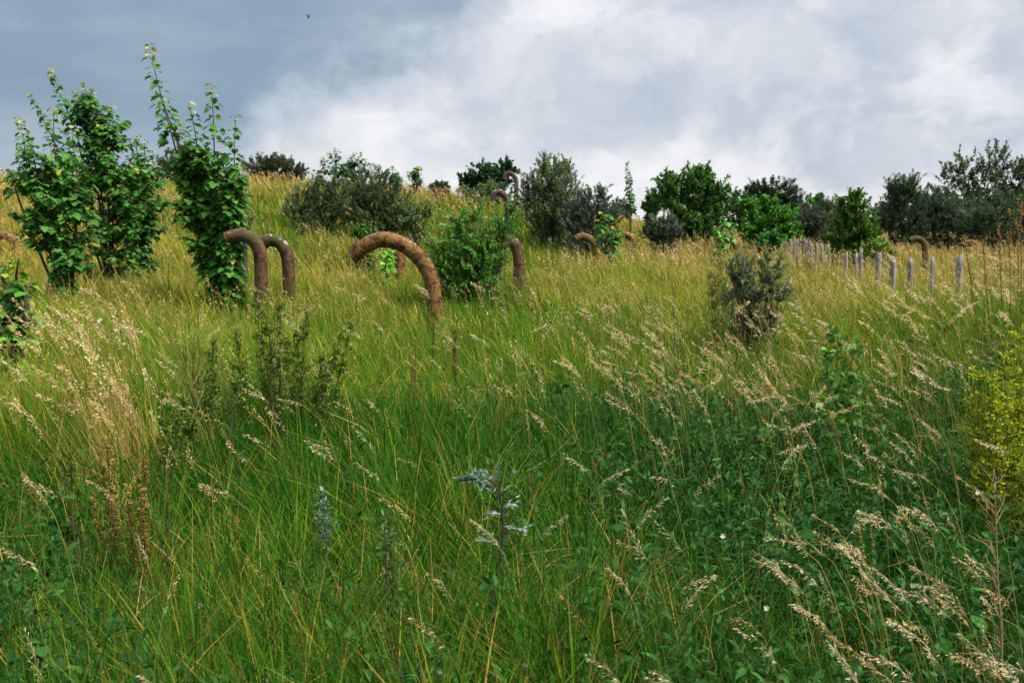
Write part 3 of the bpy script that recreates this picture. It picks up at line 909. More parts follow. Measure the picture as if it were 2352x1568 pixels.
# bare dark stalks among the mugwort
def bare_stalks(label, Y, tops, col=(.05, .02, .018), name='dead_stalk', r=.004, cat='dead stalk', group=None, twig=.10, ntw=10):
    b = foot(np.mean([t[2] for t in tops]), 1000, Y)
    mb = MB()
    for (px, py, fx) in tops:
        yy = Y + rng.normal(0, .05)
        p1, p0 = at(px, py, yy), foot(fx, 1000, yy)
        pa = bez(p0, (p0 + p1) / 2 + rng.normal(0, .03, 3), p1, 10)
        pa[1:-1] += rng.normal(0, .006, (8, 3))
        tube(mb, pa, np.linspace(r, r * .3, 10), 5, col=col)
        for i in range(ntw):
            k = rng.uniform(.35, .95)
            c = pa[int(k * 9)] * (1 - (k * 9) % 1) + pa[min(9, int(k * 9) + 1)] * ((k * 9) % 1)
            a = rng.uniform(0, 2 * PI)
            d = nrm(np.array([math.cos(a) * .6, math.sin(a) * .6, 1]))
            L = twig * rng.uniform(.5, 1.4)
            tube(mb, np.array([c, c + d * L * .5, c + d * L + UP * .02]), [r * .4, r * .3, r * .2], 4, col=col)
    o = mb.build(name, M_BARK, None, b, True)
    return tag(o, label, cat, group)


DEAD = 'thin bare dark stalks'
bare_stalks('bare dark red stalks standing inside the tallest mugwort', 6.3, [(628, 690, 640), (618, 720, 645), (650, 745, 650), (640, 800, 655)], group=DEAD, ntw=8)
bare_stalks('branching dark bare stalk left of the mugwort', 6.0, [(428, 690, 440), (455, 720, 445), (418, 800, 440)], group=DEAD, twig=.16, ntw=12)
bare_stalks('dark bare stalk with few twigs rising before the mugwort foot', 5.4, [(495, 780, 560), (545, 900, 555)], group=DEAD, ntw=9)
bare_stalks('two dark stems rising left of the dock seed spikes', 3.8, [(160, 1060, 195), (168, 1190, 215)], group=DEAD, r=.0045, twig=.08, ntw=7)
bare_stalks('dark stems at the right of the dock seed spikes', 3.7, [(385, 1050, 360), (345, 1120, 350)], group=DEAD, r=.0045, twig=.07, ntw=7)
bare_stalks('single dark green stalk standing before the silver buckthorn', 7.6, [(1545, 650, 1552)], col=(.03, .05, .02), group=DEAD, r=.006, twig=.04, ntw=3)

# dock
dk = dict(t0=.35, side=.055, nside=56, per=20, leaf=(.0085, .0085), stem=(.12, .035, .02), rise=1.6, parts=('stem', 'seed_spike'), mat=M_SEED)
herb('dock_plant', 'large dock with yellow brown seed spikes in the lower left', 'plant', 3.9, 265,
     [(225, 1040, 255), (262, 1060, 270), (245, 1010, 262), (290, 1120, 280), (215, 1130, 245)], c0=(.17, .21, .035), c1=(.33, .30, .06), tip=(.36, .24, .05), **dk)
herb('dock_plant', 'single orange tinted dock spike right of the large dock', 'plant', 3.85, 330, [(335, 1055, 325), (326, 1130, 322)], c0=(.17, .17, .035), c1=(.32, .23, .05), tip=(.34, .20, .045), **dk)
herb('dock_plant', 'dark brown dock spike right of the arch foot', 'plant', 8.5, 1050, [(1052, 722, 1052), (1045, 760, 1050)], c0=(.05, .03, .015), c1=(.11, .055, .02), tip=(.14, .07, .025), **{**dk, 'nside': 30, 'per': 12})
herb('dock_plant', 'blackish dock spike in front of the arch foot', 'plant', 9, 998, [(997, 745, 998)], c0=(.02, .025, .012), c1=(.04, .04, .015), tip=(.05, .05, .02), **{**dk, 'nside': 26, 'per': 10})
herb('dock_plant', 'brown dock spike in the middle of the meadow', 'plant', 7, 950, [(955, 795, 950), (945, 830, 950)], c0=(.16, .08, .025), c1=(.26, .13, .04), tip=(.26, .13, .04), **{**dk, 'nside': 24, 'per': 10})
herb('dock_plant', 'brown dock spike beside the right leaning mugwort', 'plant', 6.3, 750, [(748, 828, 752), (738, 850, 748)], c0=(.16, .08, .025), c1=(.26, .13, .04), tip=(.26, .13, .04), **{**dk, 'nside': 22, 'per': 10})
herb('weld_plant', 'yellow green weed standing left of the silver buckthorn', 'plant', 10.5, 1645, [(1640, 580, 1645), (1655, 610, 1650), (1630, 625, 1640), (1665, 640, 1655), (1648, 560, 1648)], t0=.3, side=.12, nside=34, per=12, leaf=(.03, .010), c0=(.07, .12, .02), c1=(.15, .19, .04), stem=(.08, .09, .03))
# tall dock spikes against the fence at the right edge
herb('dock_plant', 'tallest golden seed spikes rising above the grass at the right edge', 'plant', 8.8, 2300, [(2258, 548, 2280), (2318, 480, 2310), (2335, 495, 2320), (2215, 545, 2250), (2295, 510, 2300), (2345, 470, 2330)], c0=(.28, .16, .04), c1=(.42, .25, .07), tip=(.40, .22, .06), **{**dk, 'nside': 26, 'per': 10, 't0': .62, 'leaf': (.016, .007)})
# yellow bedstraw
bs = dict(t0=.12, side=.17, nside=50, per=26, leaf=(.015, .009), c0=(.19, .27, .015), c1=(.48, .49, .03), stem=(.10, .10, .02), rise=.55)
herb('bedstraw_plant', 'yellow green feathery bush at the right edge', 'plant', 4.6, 2310, [(2345, 745, 2330), (2300, 800, 2310), (2275, 850, 2300), (2250, 860, 2290), (2335, 830, 2330), (2360, 790, 2345), (2380, 740, 2360), (2230, 910, 2285), (2290, 900, 2310), (2330, 920, 2320), (2262, 950, 2295), (2350, 900, 2340)], **bs)
# silver wormwood in front
ww = dict(t0=.18, side=.13, nside=26, per=16, leaf=(.034, .010), c0=(.03, .075, .035), c1=(.07, .13, .07), stem=(.05, .025, .03), rise=.5)
def wormwood():
    Y = 3.25
    base = foot(1115, 1500, Y)
    root = empty('wormwood_plant', base, 'wormwood stem with silver leaves and a tip nodding left in front', 'plant')
    mbS, mbL, mbT = MB(), MB(), MB()
    pts = np.array([foot(1105, 1560, Y), at(1120, 1440, Y), at(1140, 1330, Y), at(1155, 1230, Y), at(1150, 1150, Y), at(1135, 1110, Y), at(1105, 1097, Y), at(1060, 1104, Y)])
    pts[0][2] -= .05
    pa = catmull(pts, 40)
    tube(mbS, pa, np.linspace(.006, .0018, 40), 6, col=(.045, .025, .028))
    for i in range(4, 40):
        t = i / 39
        silver = t > .62
        for k in range(2 if t < .8 else 3):
            a = rng.uniform(0, 2 * PI)
            d = nrm(np.array([math.cos(a), math.sin(a) * .7, rng.uniform(-.1, .7)]) + (np.array([-.5, 0, 0]) if silver else 0))
            L = rng.uniform(.03, .085) * (1 if t < .85 else .5)
            n = 11
            u = rng.random(n)
            pos = pa[i] + d * (L * u)[:, None]
            D = d + rng.normal(0, .55, (n, 3))
            col = vary((.11, .17, .12), (.22, .29, .23), n, .12) if silver and rng.random() < .9 else vary((.02, .06, .025), (.05, .11, .05), n, .2)
            leaves(mbT if silver else mbL, pos, D, rand_unit(n) + UP, .022 * rng.uniform(.6, 1.2, n), .0055, T_DIA, col)
    for (px, py, L) in ((1105, 1240, .07), (1200, 1215, .06), (1130, 1180, .06), (1175, 1160, .05)):
        c = at(px, py, Y)
        j = int(np.argmin(np.linalg.norm(pa - c, axis=1)))
        n = 40
        u = rng.random(n)
        pos = pa[j] * (1 - u[:, None]) + c * u[:, None]
        pos[: n // 3] = c + rng.normal(0, .008, (n // 3, 3))
        leaves(mbT, pos, nrm(c - pa[j]) + rng.normal(0, .4, (n, 3)), rand_unit(n) + UP, .02, .006, T_DIA, vary((.28, .38, .32), (.42, .5, .45), n, .1))
    mbS.build('stem', M_BARK, root, base, True)
    mbL.build('lower_leaves', M_LEAF, root, base)
    mbT.build('silver_leaves', M_GREY, root, base)


wormwood()
herb('thistle_plant', 'dull green thistle stem left of the wormwood', 'plant', 3.25, 890, [(882, 1180, 892), (895, 1220, 893)], t0=.3, side=.07, nside=24, per=7, leaf=(.028, .009), c0=(.05, .11, .03), c1=(.12, .19, .06), stem=(.05, .04, .02), r=.006)
herb('wormwood_plant', 'small pale silver wormwood tip in the green grass', 'plant', 3.9, 735, [(733, 1135, 735)], t0=.66, side=.05, nside=22, per=12, leaf=(.024, .007), c0=(.08, .15, .09), c1=(.15, .23, .16), mat=M_GREY, stem=(.1, .12, .08))
herb('bramble_sapling', 'green leafy sapling among the seed heads on the right', 'sapling', 6, 1935, [(1925, 750, 1935), (1960, 800, 1945), (1900, 810, 1930), (1980, 850, 1950)], t0=.25, side=.12, nside=18, per=6, leaf=(.050, .034), c0=(.06, .17, .03), c1=(.13, .26, .05), stem=(.10, .06, .03), T=T_OVAL)


# dead forked branch behind the twin pipes
def dead_branch():
    b = foot(560, 560, 21)
    mb = MB()
    p = [b, at(563, 560, 21), at(570, 530, 21), at(574, 515, 21), at(576, 505, 21)]
    tube(mb, catmull(p, 14), np.linspace(.06, .035, 14), 8, col=(.05, .05, .055))
    for e in ((571, 496), (586, 494)):
        tube(mb, np.array([at(576, 507, 21), at((576 + e[0]) / 2, 500, 21), at(*e, 21)]), [.035, .028, .012], 7, col=(.04, .04, .045))
    tag(mb.build('dead_branch', M_BARK, None, b, True), 'forked grey dead branch sticking up behind the twin pipes', 'branch')


dead_branch()


# dry pale stalk in the lower right
def dry_stalk():
    Y = 2.7
    base = foot(2300, 1568, Y)
    mb = MB()
    pa = catmull([foot(2305, 1568, Y), at(2300, 1500, Y), at(2292, 1350, Y), at(2288, 1220, Y), at(2284, 1110, Y)], 24)
    tube(mb, pa, np.linspace(.005, .0015, 24), 6, col=(.30, .22, .11))
    for i in range(4, 24):
        for k in range(3):
            a = rng.uniform(0, 2 * PI)
            d = nrm(np.array([math.cos(a), math.sin(a), rng.uniform(.4, 1.3)]))
            L = rng.uniform(.03, .10)
            e = pa[i] + d * L
            tube(mb, np.array([pa[i], pa[i] + d * L * .5 + rng.normal(0, .005, 3), e]), [.0014, .001, .0006], 4, col=(.33, .24, .12), cap=False)
    tag(mb.build('dry_stalk', M_SEED, None, base, True), 'pale dead branching stalk in the lower right corner', 'dead stalk')


dry_stalk()


def bird():
    c = at(708, 38, 70)
    mb = MB()
    tube(mb, c + np.array([[-.02, 0, -.17], [-.01, 0, -.10], [0, 0, 0], [.02, 0, .08], [.03, 0, .12]]), [.01, .045, .05, .035, .008], 8, col=(.03, .03, .03))
    for s in (-1, 1):
        v = c + np.array([[0, 0, .05], [.05 * s, .12 * s, .10], [.06 * s, .3 * s, .02], [.02 * s, .12 * s, -.02], [0, 0, -.04]])
        mb.add(np.concatenate([v, v + np.array([.008, 0, 0])]), [(0, 1, 3, 4), (1, 2, 2 + 5, 1 + 5), (5, 6, 8, 9)], (.03, .03, .03))
        mb.add(v[[1, 2, 3]], [(0, 1, 2)], (.03, .03, .03))
    tag(mb.build('bird', M_BARK, None, c), 'tiny dark bird flying in the grey sky', 'bird')


bird()

# ------------------------------------------------------------------ meadow maps (read at picture positions of the plants)
GOLD = np.array([(560, 485, .3), (610, 470, .25), (1200, 530, .08), (1020, 485, .15), (980, 475, .3), (1240, 565, .2), (700, 525, .3), (1290, 560, .3), (640, 520, .3), (0, 420, .9), (0, 480, .75), (30, 560, .9), (100, 600, .8), (250, 560, .9), (330, 600, .8), (300, 660, .5), (450, 600, .6), (150, 700, .35), (300, 750, .3), (50, 780, .25),
    (600, 418, 1), (650, 440, .75), (620, 490, .4), (720, 540, .6), (750, 590, .65), (760, 630, .6), (1000, 437, 1), (1080, 460, .75), (960, 440, 1), (1250, 530, .25), (1250, 580, .45),
    (1400, 600, .6), (1500, 590, .65), (1300, 640, .55), (1500, 640, .5), (1600, 600, .7), (1460, 510, .8), (1800, 600, .7), (1900, 620, .7), (2000, 650, .65), (2150, 560, 1), (2150, 650, .75),
    (2300, 580, .7), (2300, 640, .5), (2300, 700, .15), (2100, 720, .3), (800, 700, .35), (1100, 700, .15), (700, 780, .3), (1000, 800, .25), (1200, 740, .15), (1300, 720, .25), (1500, 700, .35),
    (1700, 720, .4), (1850, 660, .45), (100, 850, .5), (200, 850, .6), (280, 900, .6), (100, 950, .5), (50, 900, .5), (350, 1000, .4), (700, 900, .12), (900, 900, .25), (1000, 850, .3), (1200, 850, .12),
    (1400, 900, .1), (1600, 900, .1), (2000, 900, .1), (800, 1000, .02), (1000, 1100, .05), (1500, 1100, 0), (2000, 1100, 0), (500, 1100, .1), (600, 1250, .15), (300, 1200, .3), (100, 1200, .1),
    (100, 1400, .15), (300, 1450, .25), (600, 1450, .15), (800, 1400, .3), (750, 1520, .65), (1000, 1300, .25), (1000, 1450, .4), (1250, 1350, .4), (1300, 1400, .45), (1250, 1500, .5), (1500, 1250, .05),
    (1500, 1450, .3), (1700, 1300, .02), (1900, 1200, 0), (1800, 1500, .2), (2000, 1400, .05), (2250, 1300, .2), (2300, 1450, .35), (2200, 1550, .3)], float)
SEEDS = np.array([(1200, 530, .05), (620, 480, .25), (1000, 480, .2), (1250, 560, .15), (700, 525, .3), (200, 560, .9), (100, 480, .9), (600, 420, 1), (600, 500, .4), (750, 590, .8), (1000, 440, 1), (1250, 530, .25), (1300, 620, .9), (1500, 600, 1), (1700, 620, 1), (2000, 640, 1.2), (2250, 620, 1.4),
    (800, 680, .9), (1100, 700, .5), (300, 700, .9), (100, 760, .8), (1450, 720, .9), (1600, 800, 1.3), (1400, 850, 1.1), (1800, 850, 1.3), (1900, 930, 1.1), (1500, 950, .8), (1300, 900, .7), (1700, 1000, .5), (2100, 800, .9), (2250, 700, .9),
    (200, 850, .35), (100, 950, .35), (350, 950, .3), (600, 900, .4), (900, 850, .4), (1050, 900, .3), (1000, 1050, .1), (1400, 1100, .12), (1650, 1100, .35), (1500, 1300, .12), (1800, 1200, .25), (2100, 1150, .8), (2200, 1300, .9),
    (1950, 1300, .8), (2000, 1450, .7), (2250, 1500, .9), (1700, 1480, .3), (1300, 1450, .15), (900, 1400, .1), (500, 1300, .12), (200, 1250, .25), (100, 1400, .4), (400, 1500, .15), (700, 1500, .25)], float)
BROAD = np.array([(1300, 900, .5), (1600, 950, .9), (1500, 1050, 1), (1800, 1050, 1), (2100, 1000, .8), (1700, 1250, 1), (2000, 1250, 1), (2200, 1400, .9), (1500, 1350, .5), (1300, 1100, .5), (1900, 1500, .8), (2200, 850, .6), (2000, 780, .4),
    (1000, 1000, .2), (800, 1100, .1), (600, 1200, .1), (1000, 1300, .12), (1200, 1450, .15), (60, 980, .05), (200, 1050, .1), (120, 1200, .5), (60, 1350, .6), (250, 1500, .5), (400, 1450, .4), (700, 1450, .15), (300, 900, .05), (700, 800, .1), (1200, 750, .25), (300, 650, .05),
    (1500, 620, .05), (2100, 640, .05), (1100, 720, .3)], float)


def field(A, px, py, p=3.0):
    d2 = ((px[:, None] - A[None, :, 0]) / 1.5) ** 2 + (py[:, None] - A[None, :, 1]) ** 2 + 60
    wt = d2 ** (-p / 2)
    return (wt * A[None, :, 2]).sum(1) / wt.sum(1)


def fieldc(A, px, py):
    return np.concatenate([field(A, px[i:i + 50000], py[i:i + 50000]) for i in range(0, len(px), 50000)]) if len(px) else np.zeros(0)


def ring_points(y0, y1, dens):
    area = .58 * (y1 * y1 - y0 * y0) + 1.6 * (y1 - y0)
    n = int(area * dens)
    yy = np.sqrt(rng.uniform(y0 * y0, y1 * y1, int(n * 1.6)))
    xx = rng.uniform(-1, 1, len(yy)) * (.58 * y1 + .8)
    ok = np.abs(xx) < .58 * yy + .8
    xx, yy = xx[ok][:n], yy[ok][:n]
    return xx, yy


def lowfreq(x, y, s, ph=0.0):
    return (np.sin(x * s + ph) * np.sin(y * s * 1.3 + 1.7 * ph) + .6 * np.sin(x * s * 2.3 + y * s * 1.1 + ph) + .4 * np.sin(x * s * 4.1 - y * s * 3.7 + 2 * ph)) / 2


G0, G1, G2 = np.array((.009, .060, .006)), np.array((.042, .158, .010)), np.array((.175, .24, .016))
STRAW, BROWN, GOLDC = np.array((.46, .31, .085)), np.array((.20, .095, .025)), np.array((.68, .43, .105))


def grass_blades():
    mb = MB()
    for (y0, y1, dens, wd, S, hm) in ((1.45, 3.5, 6800, .0038, 5, .47), (3.5, 7, 3900, .0049, 5, .49), (7, 13, 1150, .0075, 4, .48), (13, 22, 480, .012, 4, .50), (22, 36, 210, .020, 3, .55), (36, 62, 85, .034, 3, .60), (62, 120, 10, .09, 3, .7)):
        x, y = ring_points(y0, y1, dens * (.16 if y0 < 7 else .35))
        per = 60 if y0 < 7 else 26
        tx, ty = ring_points(y0, y1, dens * (.78 if y0 < 7 else .65) / per)
        rad = rng.uniform(.03, .075, len(tx)) * (1 if y0 < 7 else 1.6)
        ra, rr = rng.uniform(0, 2 * PI, (len(tx), per)), rng.normal(0, 1, (len(tx), per))
        n_free = len(x)
        x = np.concatenate([x, (tx[:, None] + np.cos(ra) * rr * rad[:, None]).ravel()])
        y = np.concatenate([y, np.maximum(1.4, ty[:, None] + np.sin(ra) * rr * rad[:, None]).ravel()])
        tuft_h = np.concatenate([np.ones(n_free), np.repeat(rng.uniform(.75, 1.4, len(tx)), per)])
        tuft_a = np.concatenate([rng.uniform(0, 2 * PI, n_free), (ra + (rr < 0) * PI).ravel()])
        tuft_f = np.concatenate([np.zeros(n_free), np.repeat(rng.normal(0, .2, len(tx)), per)])
        tuft_d = np.concatenate([rng.random(n_free), np.repeat(rng.random(len(tx)), per)])
        if y0 < 13:                       # fewer blades where broad leaved weeds have closed over
            qx, qy = pix(np.stack([x, y, terrain(x, y) + .35], 1))
            k = rng.random(len(x)) > .62 * np.clip(fieldc(BROAD, qx, qy), 0, 1)
            x, y, tuft_h, tuft_a, tuft_f, tuft_d = x[k], y[k], tuft_h[k], tuft_a[k], tuft_f[k], tuft_d[k]
        N = len(x)
        z = terrain(x, y)
        px, py = pix(np.stack([x, y, z + .4], 1))
        g = np.clip(fieldc(GOLD, px, py) + rng.normal(0, .08, N) + (.22 * lowfreq(x, y, .55, .7) if y0 > 10 else 0), 0, 1)
        br = fieldc(BROAD, px, py)
        h = hm * tuft_h * rng.uniform(.5, 1.25, N) * (1 + .18 * lowfreq(x, y, 1.7)) * (1 - .36 * br)
        azm = tuft_a + rng.normal(0, .5, N)
        wind = rng.random(N) < (.22 if y0 < 7 else .4)
        azm = np.where(wind, PI + rng.normal(0, .6, N), azm)
        lean = np.abs(rng.normal(.12, .14, N))
        curl = np.abs(rng.normal(.25, .28, N))
        t = np.linspace(0, 1, S)[None, :, None]
        dh = np.stack([np.cos(azm), np.sin(azm), np.zeros(N)], 1)[:, None]
        hh, le, cu = h[:, None, None], lean[:, None, None], curl[:, None, None]
        Pt = np.stack([x, y, z - .02], 1)[:, None] + UP * hh * (t - .38 * cu * t ** 2) + dh * hh * (le * t + cu * t ** 2.2)
        fa = rng.normal(0, .9, N)
        sv = np.stack([np.cos(fa), np.sin(fa), np.zeros(N)], 1)[:, None]
        prof = np.array([.75, 1, .95, .7, .12]) if S == 5 else (np.array([.8, 1, .8, .12]) if S == 4 else np.array([.9, .9, .2]))
        W = sv * (wd / 2 * rng.lognormal(-.08, .42, N).clip(.4, 2.6))[:, None, None] * prof[None, :, None]
        f = np.clip(rng.normal(.42, .24, N) + tuft_f + .3 * lowfreq(x, y, .9, 2) + .25 * g, 0, 1)[:, None]
        green = np.where(f < .6, G0 + (G1 - G0) * f / .6, G1 + (G2 - G1) * (f - .6) / .4)
        if y0 >= 7:                       # green is paler and yellower from the middle rings outward
            green = green * np.array((1.5, 1.35, 1.0))
        bl = np.clip(br, 0, 1)[:, None]
        green = green * (1 - .55 * bl) + np.array((.014, .085, .010)) * .55 * bl
        if y1 < 15:
            g = g * .72
        dry = rng.random(N) < (.035 * (1 - .7 * br) + .30 * g ** 1.2 if y1 <= 7 else .05 * (1 - .7 * br) + .34 * g ** 1.5)
        if y0 < 7:                        # whole tussocks that have died back
            dry |= (tuft_d < .03 + .22 * g) & (rng.random(N) < .6)
        dc = np.where((rng.random(N) < .3)[:, None], BROWN, STRAW + (GOLDC - STRAW) * rng.random((N, 1)))
        c = np.where(dry[:, None], dc, green) * (1 + rng.normal(0, .14, (N, 1))).clip(.5, 1.5)
        W = W * np.where(dry, .62, 1.0)[:, None, None]
        tipc = c * (1 - .5 * g[:, None] * (y1 > 12)) + GOLDC * .5 * g[:, None] * (y1 > 12)
        tt = np.linspace(0, 1, S)[None, :, None] ** 1.5
        ribbons(mb, Pt, W, c[:, None] * (1 - tt) + tipc[:, None] * tt)
    for (y0, y1, dens, wd) in ((1.5, 4, 420, .004), (4, 9, 220, .006)):      # flattened dead thatch
        x, y = ring_points(y0, y1, dens)
        tpx, tpy = pix(np.stack([x, y, terrain(x, y) + .2], 1))
        k = rng.random(len(x)) > fieldc(BROAD, tpx, tpy) * .85
        x, y = x[k], y[k]
        N = len(x)
        z = terrain(x, y) + rng.uniform(.02, .30, N)
        a = rng.uniform(0, 2 * PI, N)
        el_ = rng.normal(.1, .45, N)
        L = rng.uniform(.10, .28, N)
        t = np.linspace(0, 1, 4)[None, :, None]
        d = np.stack([np.cos(a) * np.cos(el_), np.sin(a) * np.cos(el_), np.sin(el_)], 1)[:, None]
        Pt = np.stack([x, y, z], 1)[:, None] + d * L[:, None, None] * t - UP * (L * rng.uniform(-.1, .35, N))[:, None, None] * t ** 2
        W = np.cross(d, rand_unit(N)[:, None]) * wd / 2 * np.array([.8, 1, .8, .2])[None, :, None]
        c = vary((.20, .12, .045), (.40, .29, .13), N, .2)
        ribbons(mb, Pt, W, c[:, None] * np.ones((1, 4, 1)))
    return kind(mb.build('meadow_grass', M_GRASS), 'stuff')


grass_blades()


def panicles(mbS, mbH, base, h, azm, lean, nod, K, sl, sw, cs, ch, plen=.24, branch=True, S=9, sr=.0011, spread=1.0):
    N = len(base)
    t = np.linspace(0, 1, S)
    phi = lean[:, None] * (.35 + .65 * t[None]) + nod[:, None] * np.clip((t[None] - .60) / .40, 0, 1) ** 1.4
    dh = np.stack([np.cos(azm), np.sin(azm), np.zeros(N)], 1)
    d = np.cos(phi)[..., None] * UP + np.sin(phi)[..., None] * dh[:, None]
    seg = d * (h / (S - 1))[:, None, None]
    Pt = base[:, None] + np.concatenate([np.zeros((N, 1, 3)), np.cumsum(seg[:, :-1], 1)], 1)
    fa = rng.normal(0, .5, N)
    sv = np.stack([np.cos(fa), np.sin(fa), np.zeros(N)], 1)[:, None] + np.array([0, 0, .3])
    W = sv * sr * np.linspace(1.2, .5, S)[None, :, None]
    ribbons(mbS, Pt, W, cs[:, None] * np.ones((1, S, 1)))
    pf = plen / h
    u = rng.random((N, K))
    ts = 1 - np.clip(pf, .1, .5)[:, None] * u
    s = ts * (S - 1)
    i = np.minimum(s.astype(int), S - 2)
    fr = (s - i)[..., None]
    ar = np.arange(N)[:, None]
    cen = Pt[ar, i] * (1 - fr) + Pt[ar, i + 1] * fr
    tan = d[ar, i]
    bl = plen * .26 * (.25 + 1.2 * u * (1.15 - u) * 2) * rng.uniform(.15, 1, (N, K)) * spread
    bd = nrm(tan * .75 + dh[:, None] * .35 - UP * rng.uniform(0, .55, (N, K, 1)) + rng.normal(0, .38, (N, K, 3)))
    pos = cen + bd * bl[..., None]
    D = nrm(bd * 1.4 + tan * .3 - UP * rng.uniform(0, .5, (N, K, 1)))
    M = N * K
    lw = rng.uniform(.7, 1.25, M)
    col = np.repeat(ch, K, 0) * (1 + rng.normal(0, .13, (M, 1))).clip(.6, 1.4)
    leaves(mbH, pos.reshape(-1, 3), D.reshape(-1, 3), rand_unit(M), sl * lw, sw * lw, T_DIA, col)
    if branch:
        Wb = np.tile(np.array([.0004, 0, .0002]), (M, 2, 1))
        ribbons(mbS, np.stack([cen, pos], 2).reshape(M, 2, 3), Wb, np.repeat(ch * .8, K, 0)[:, None] * np.ones((1, 2, 1)))


CREAM, TAN, RUSTY = np.array((.80, .64, .40)), np.array((.66, .47, .22)), np.array((.42, .24, .09))


def head_cols(n, g):
    r = rng.random((n, 1))
    c = CREAM + (TAN - CREAM) * rng.random((n, 1))
    c = np.where(r < .15, RUSTY, c)
    gg = np.clip(g, 0, 1)[:, None]
    return c * (1 - .32 * gg) + GOLDC * .32 * gg


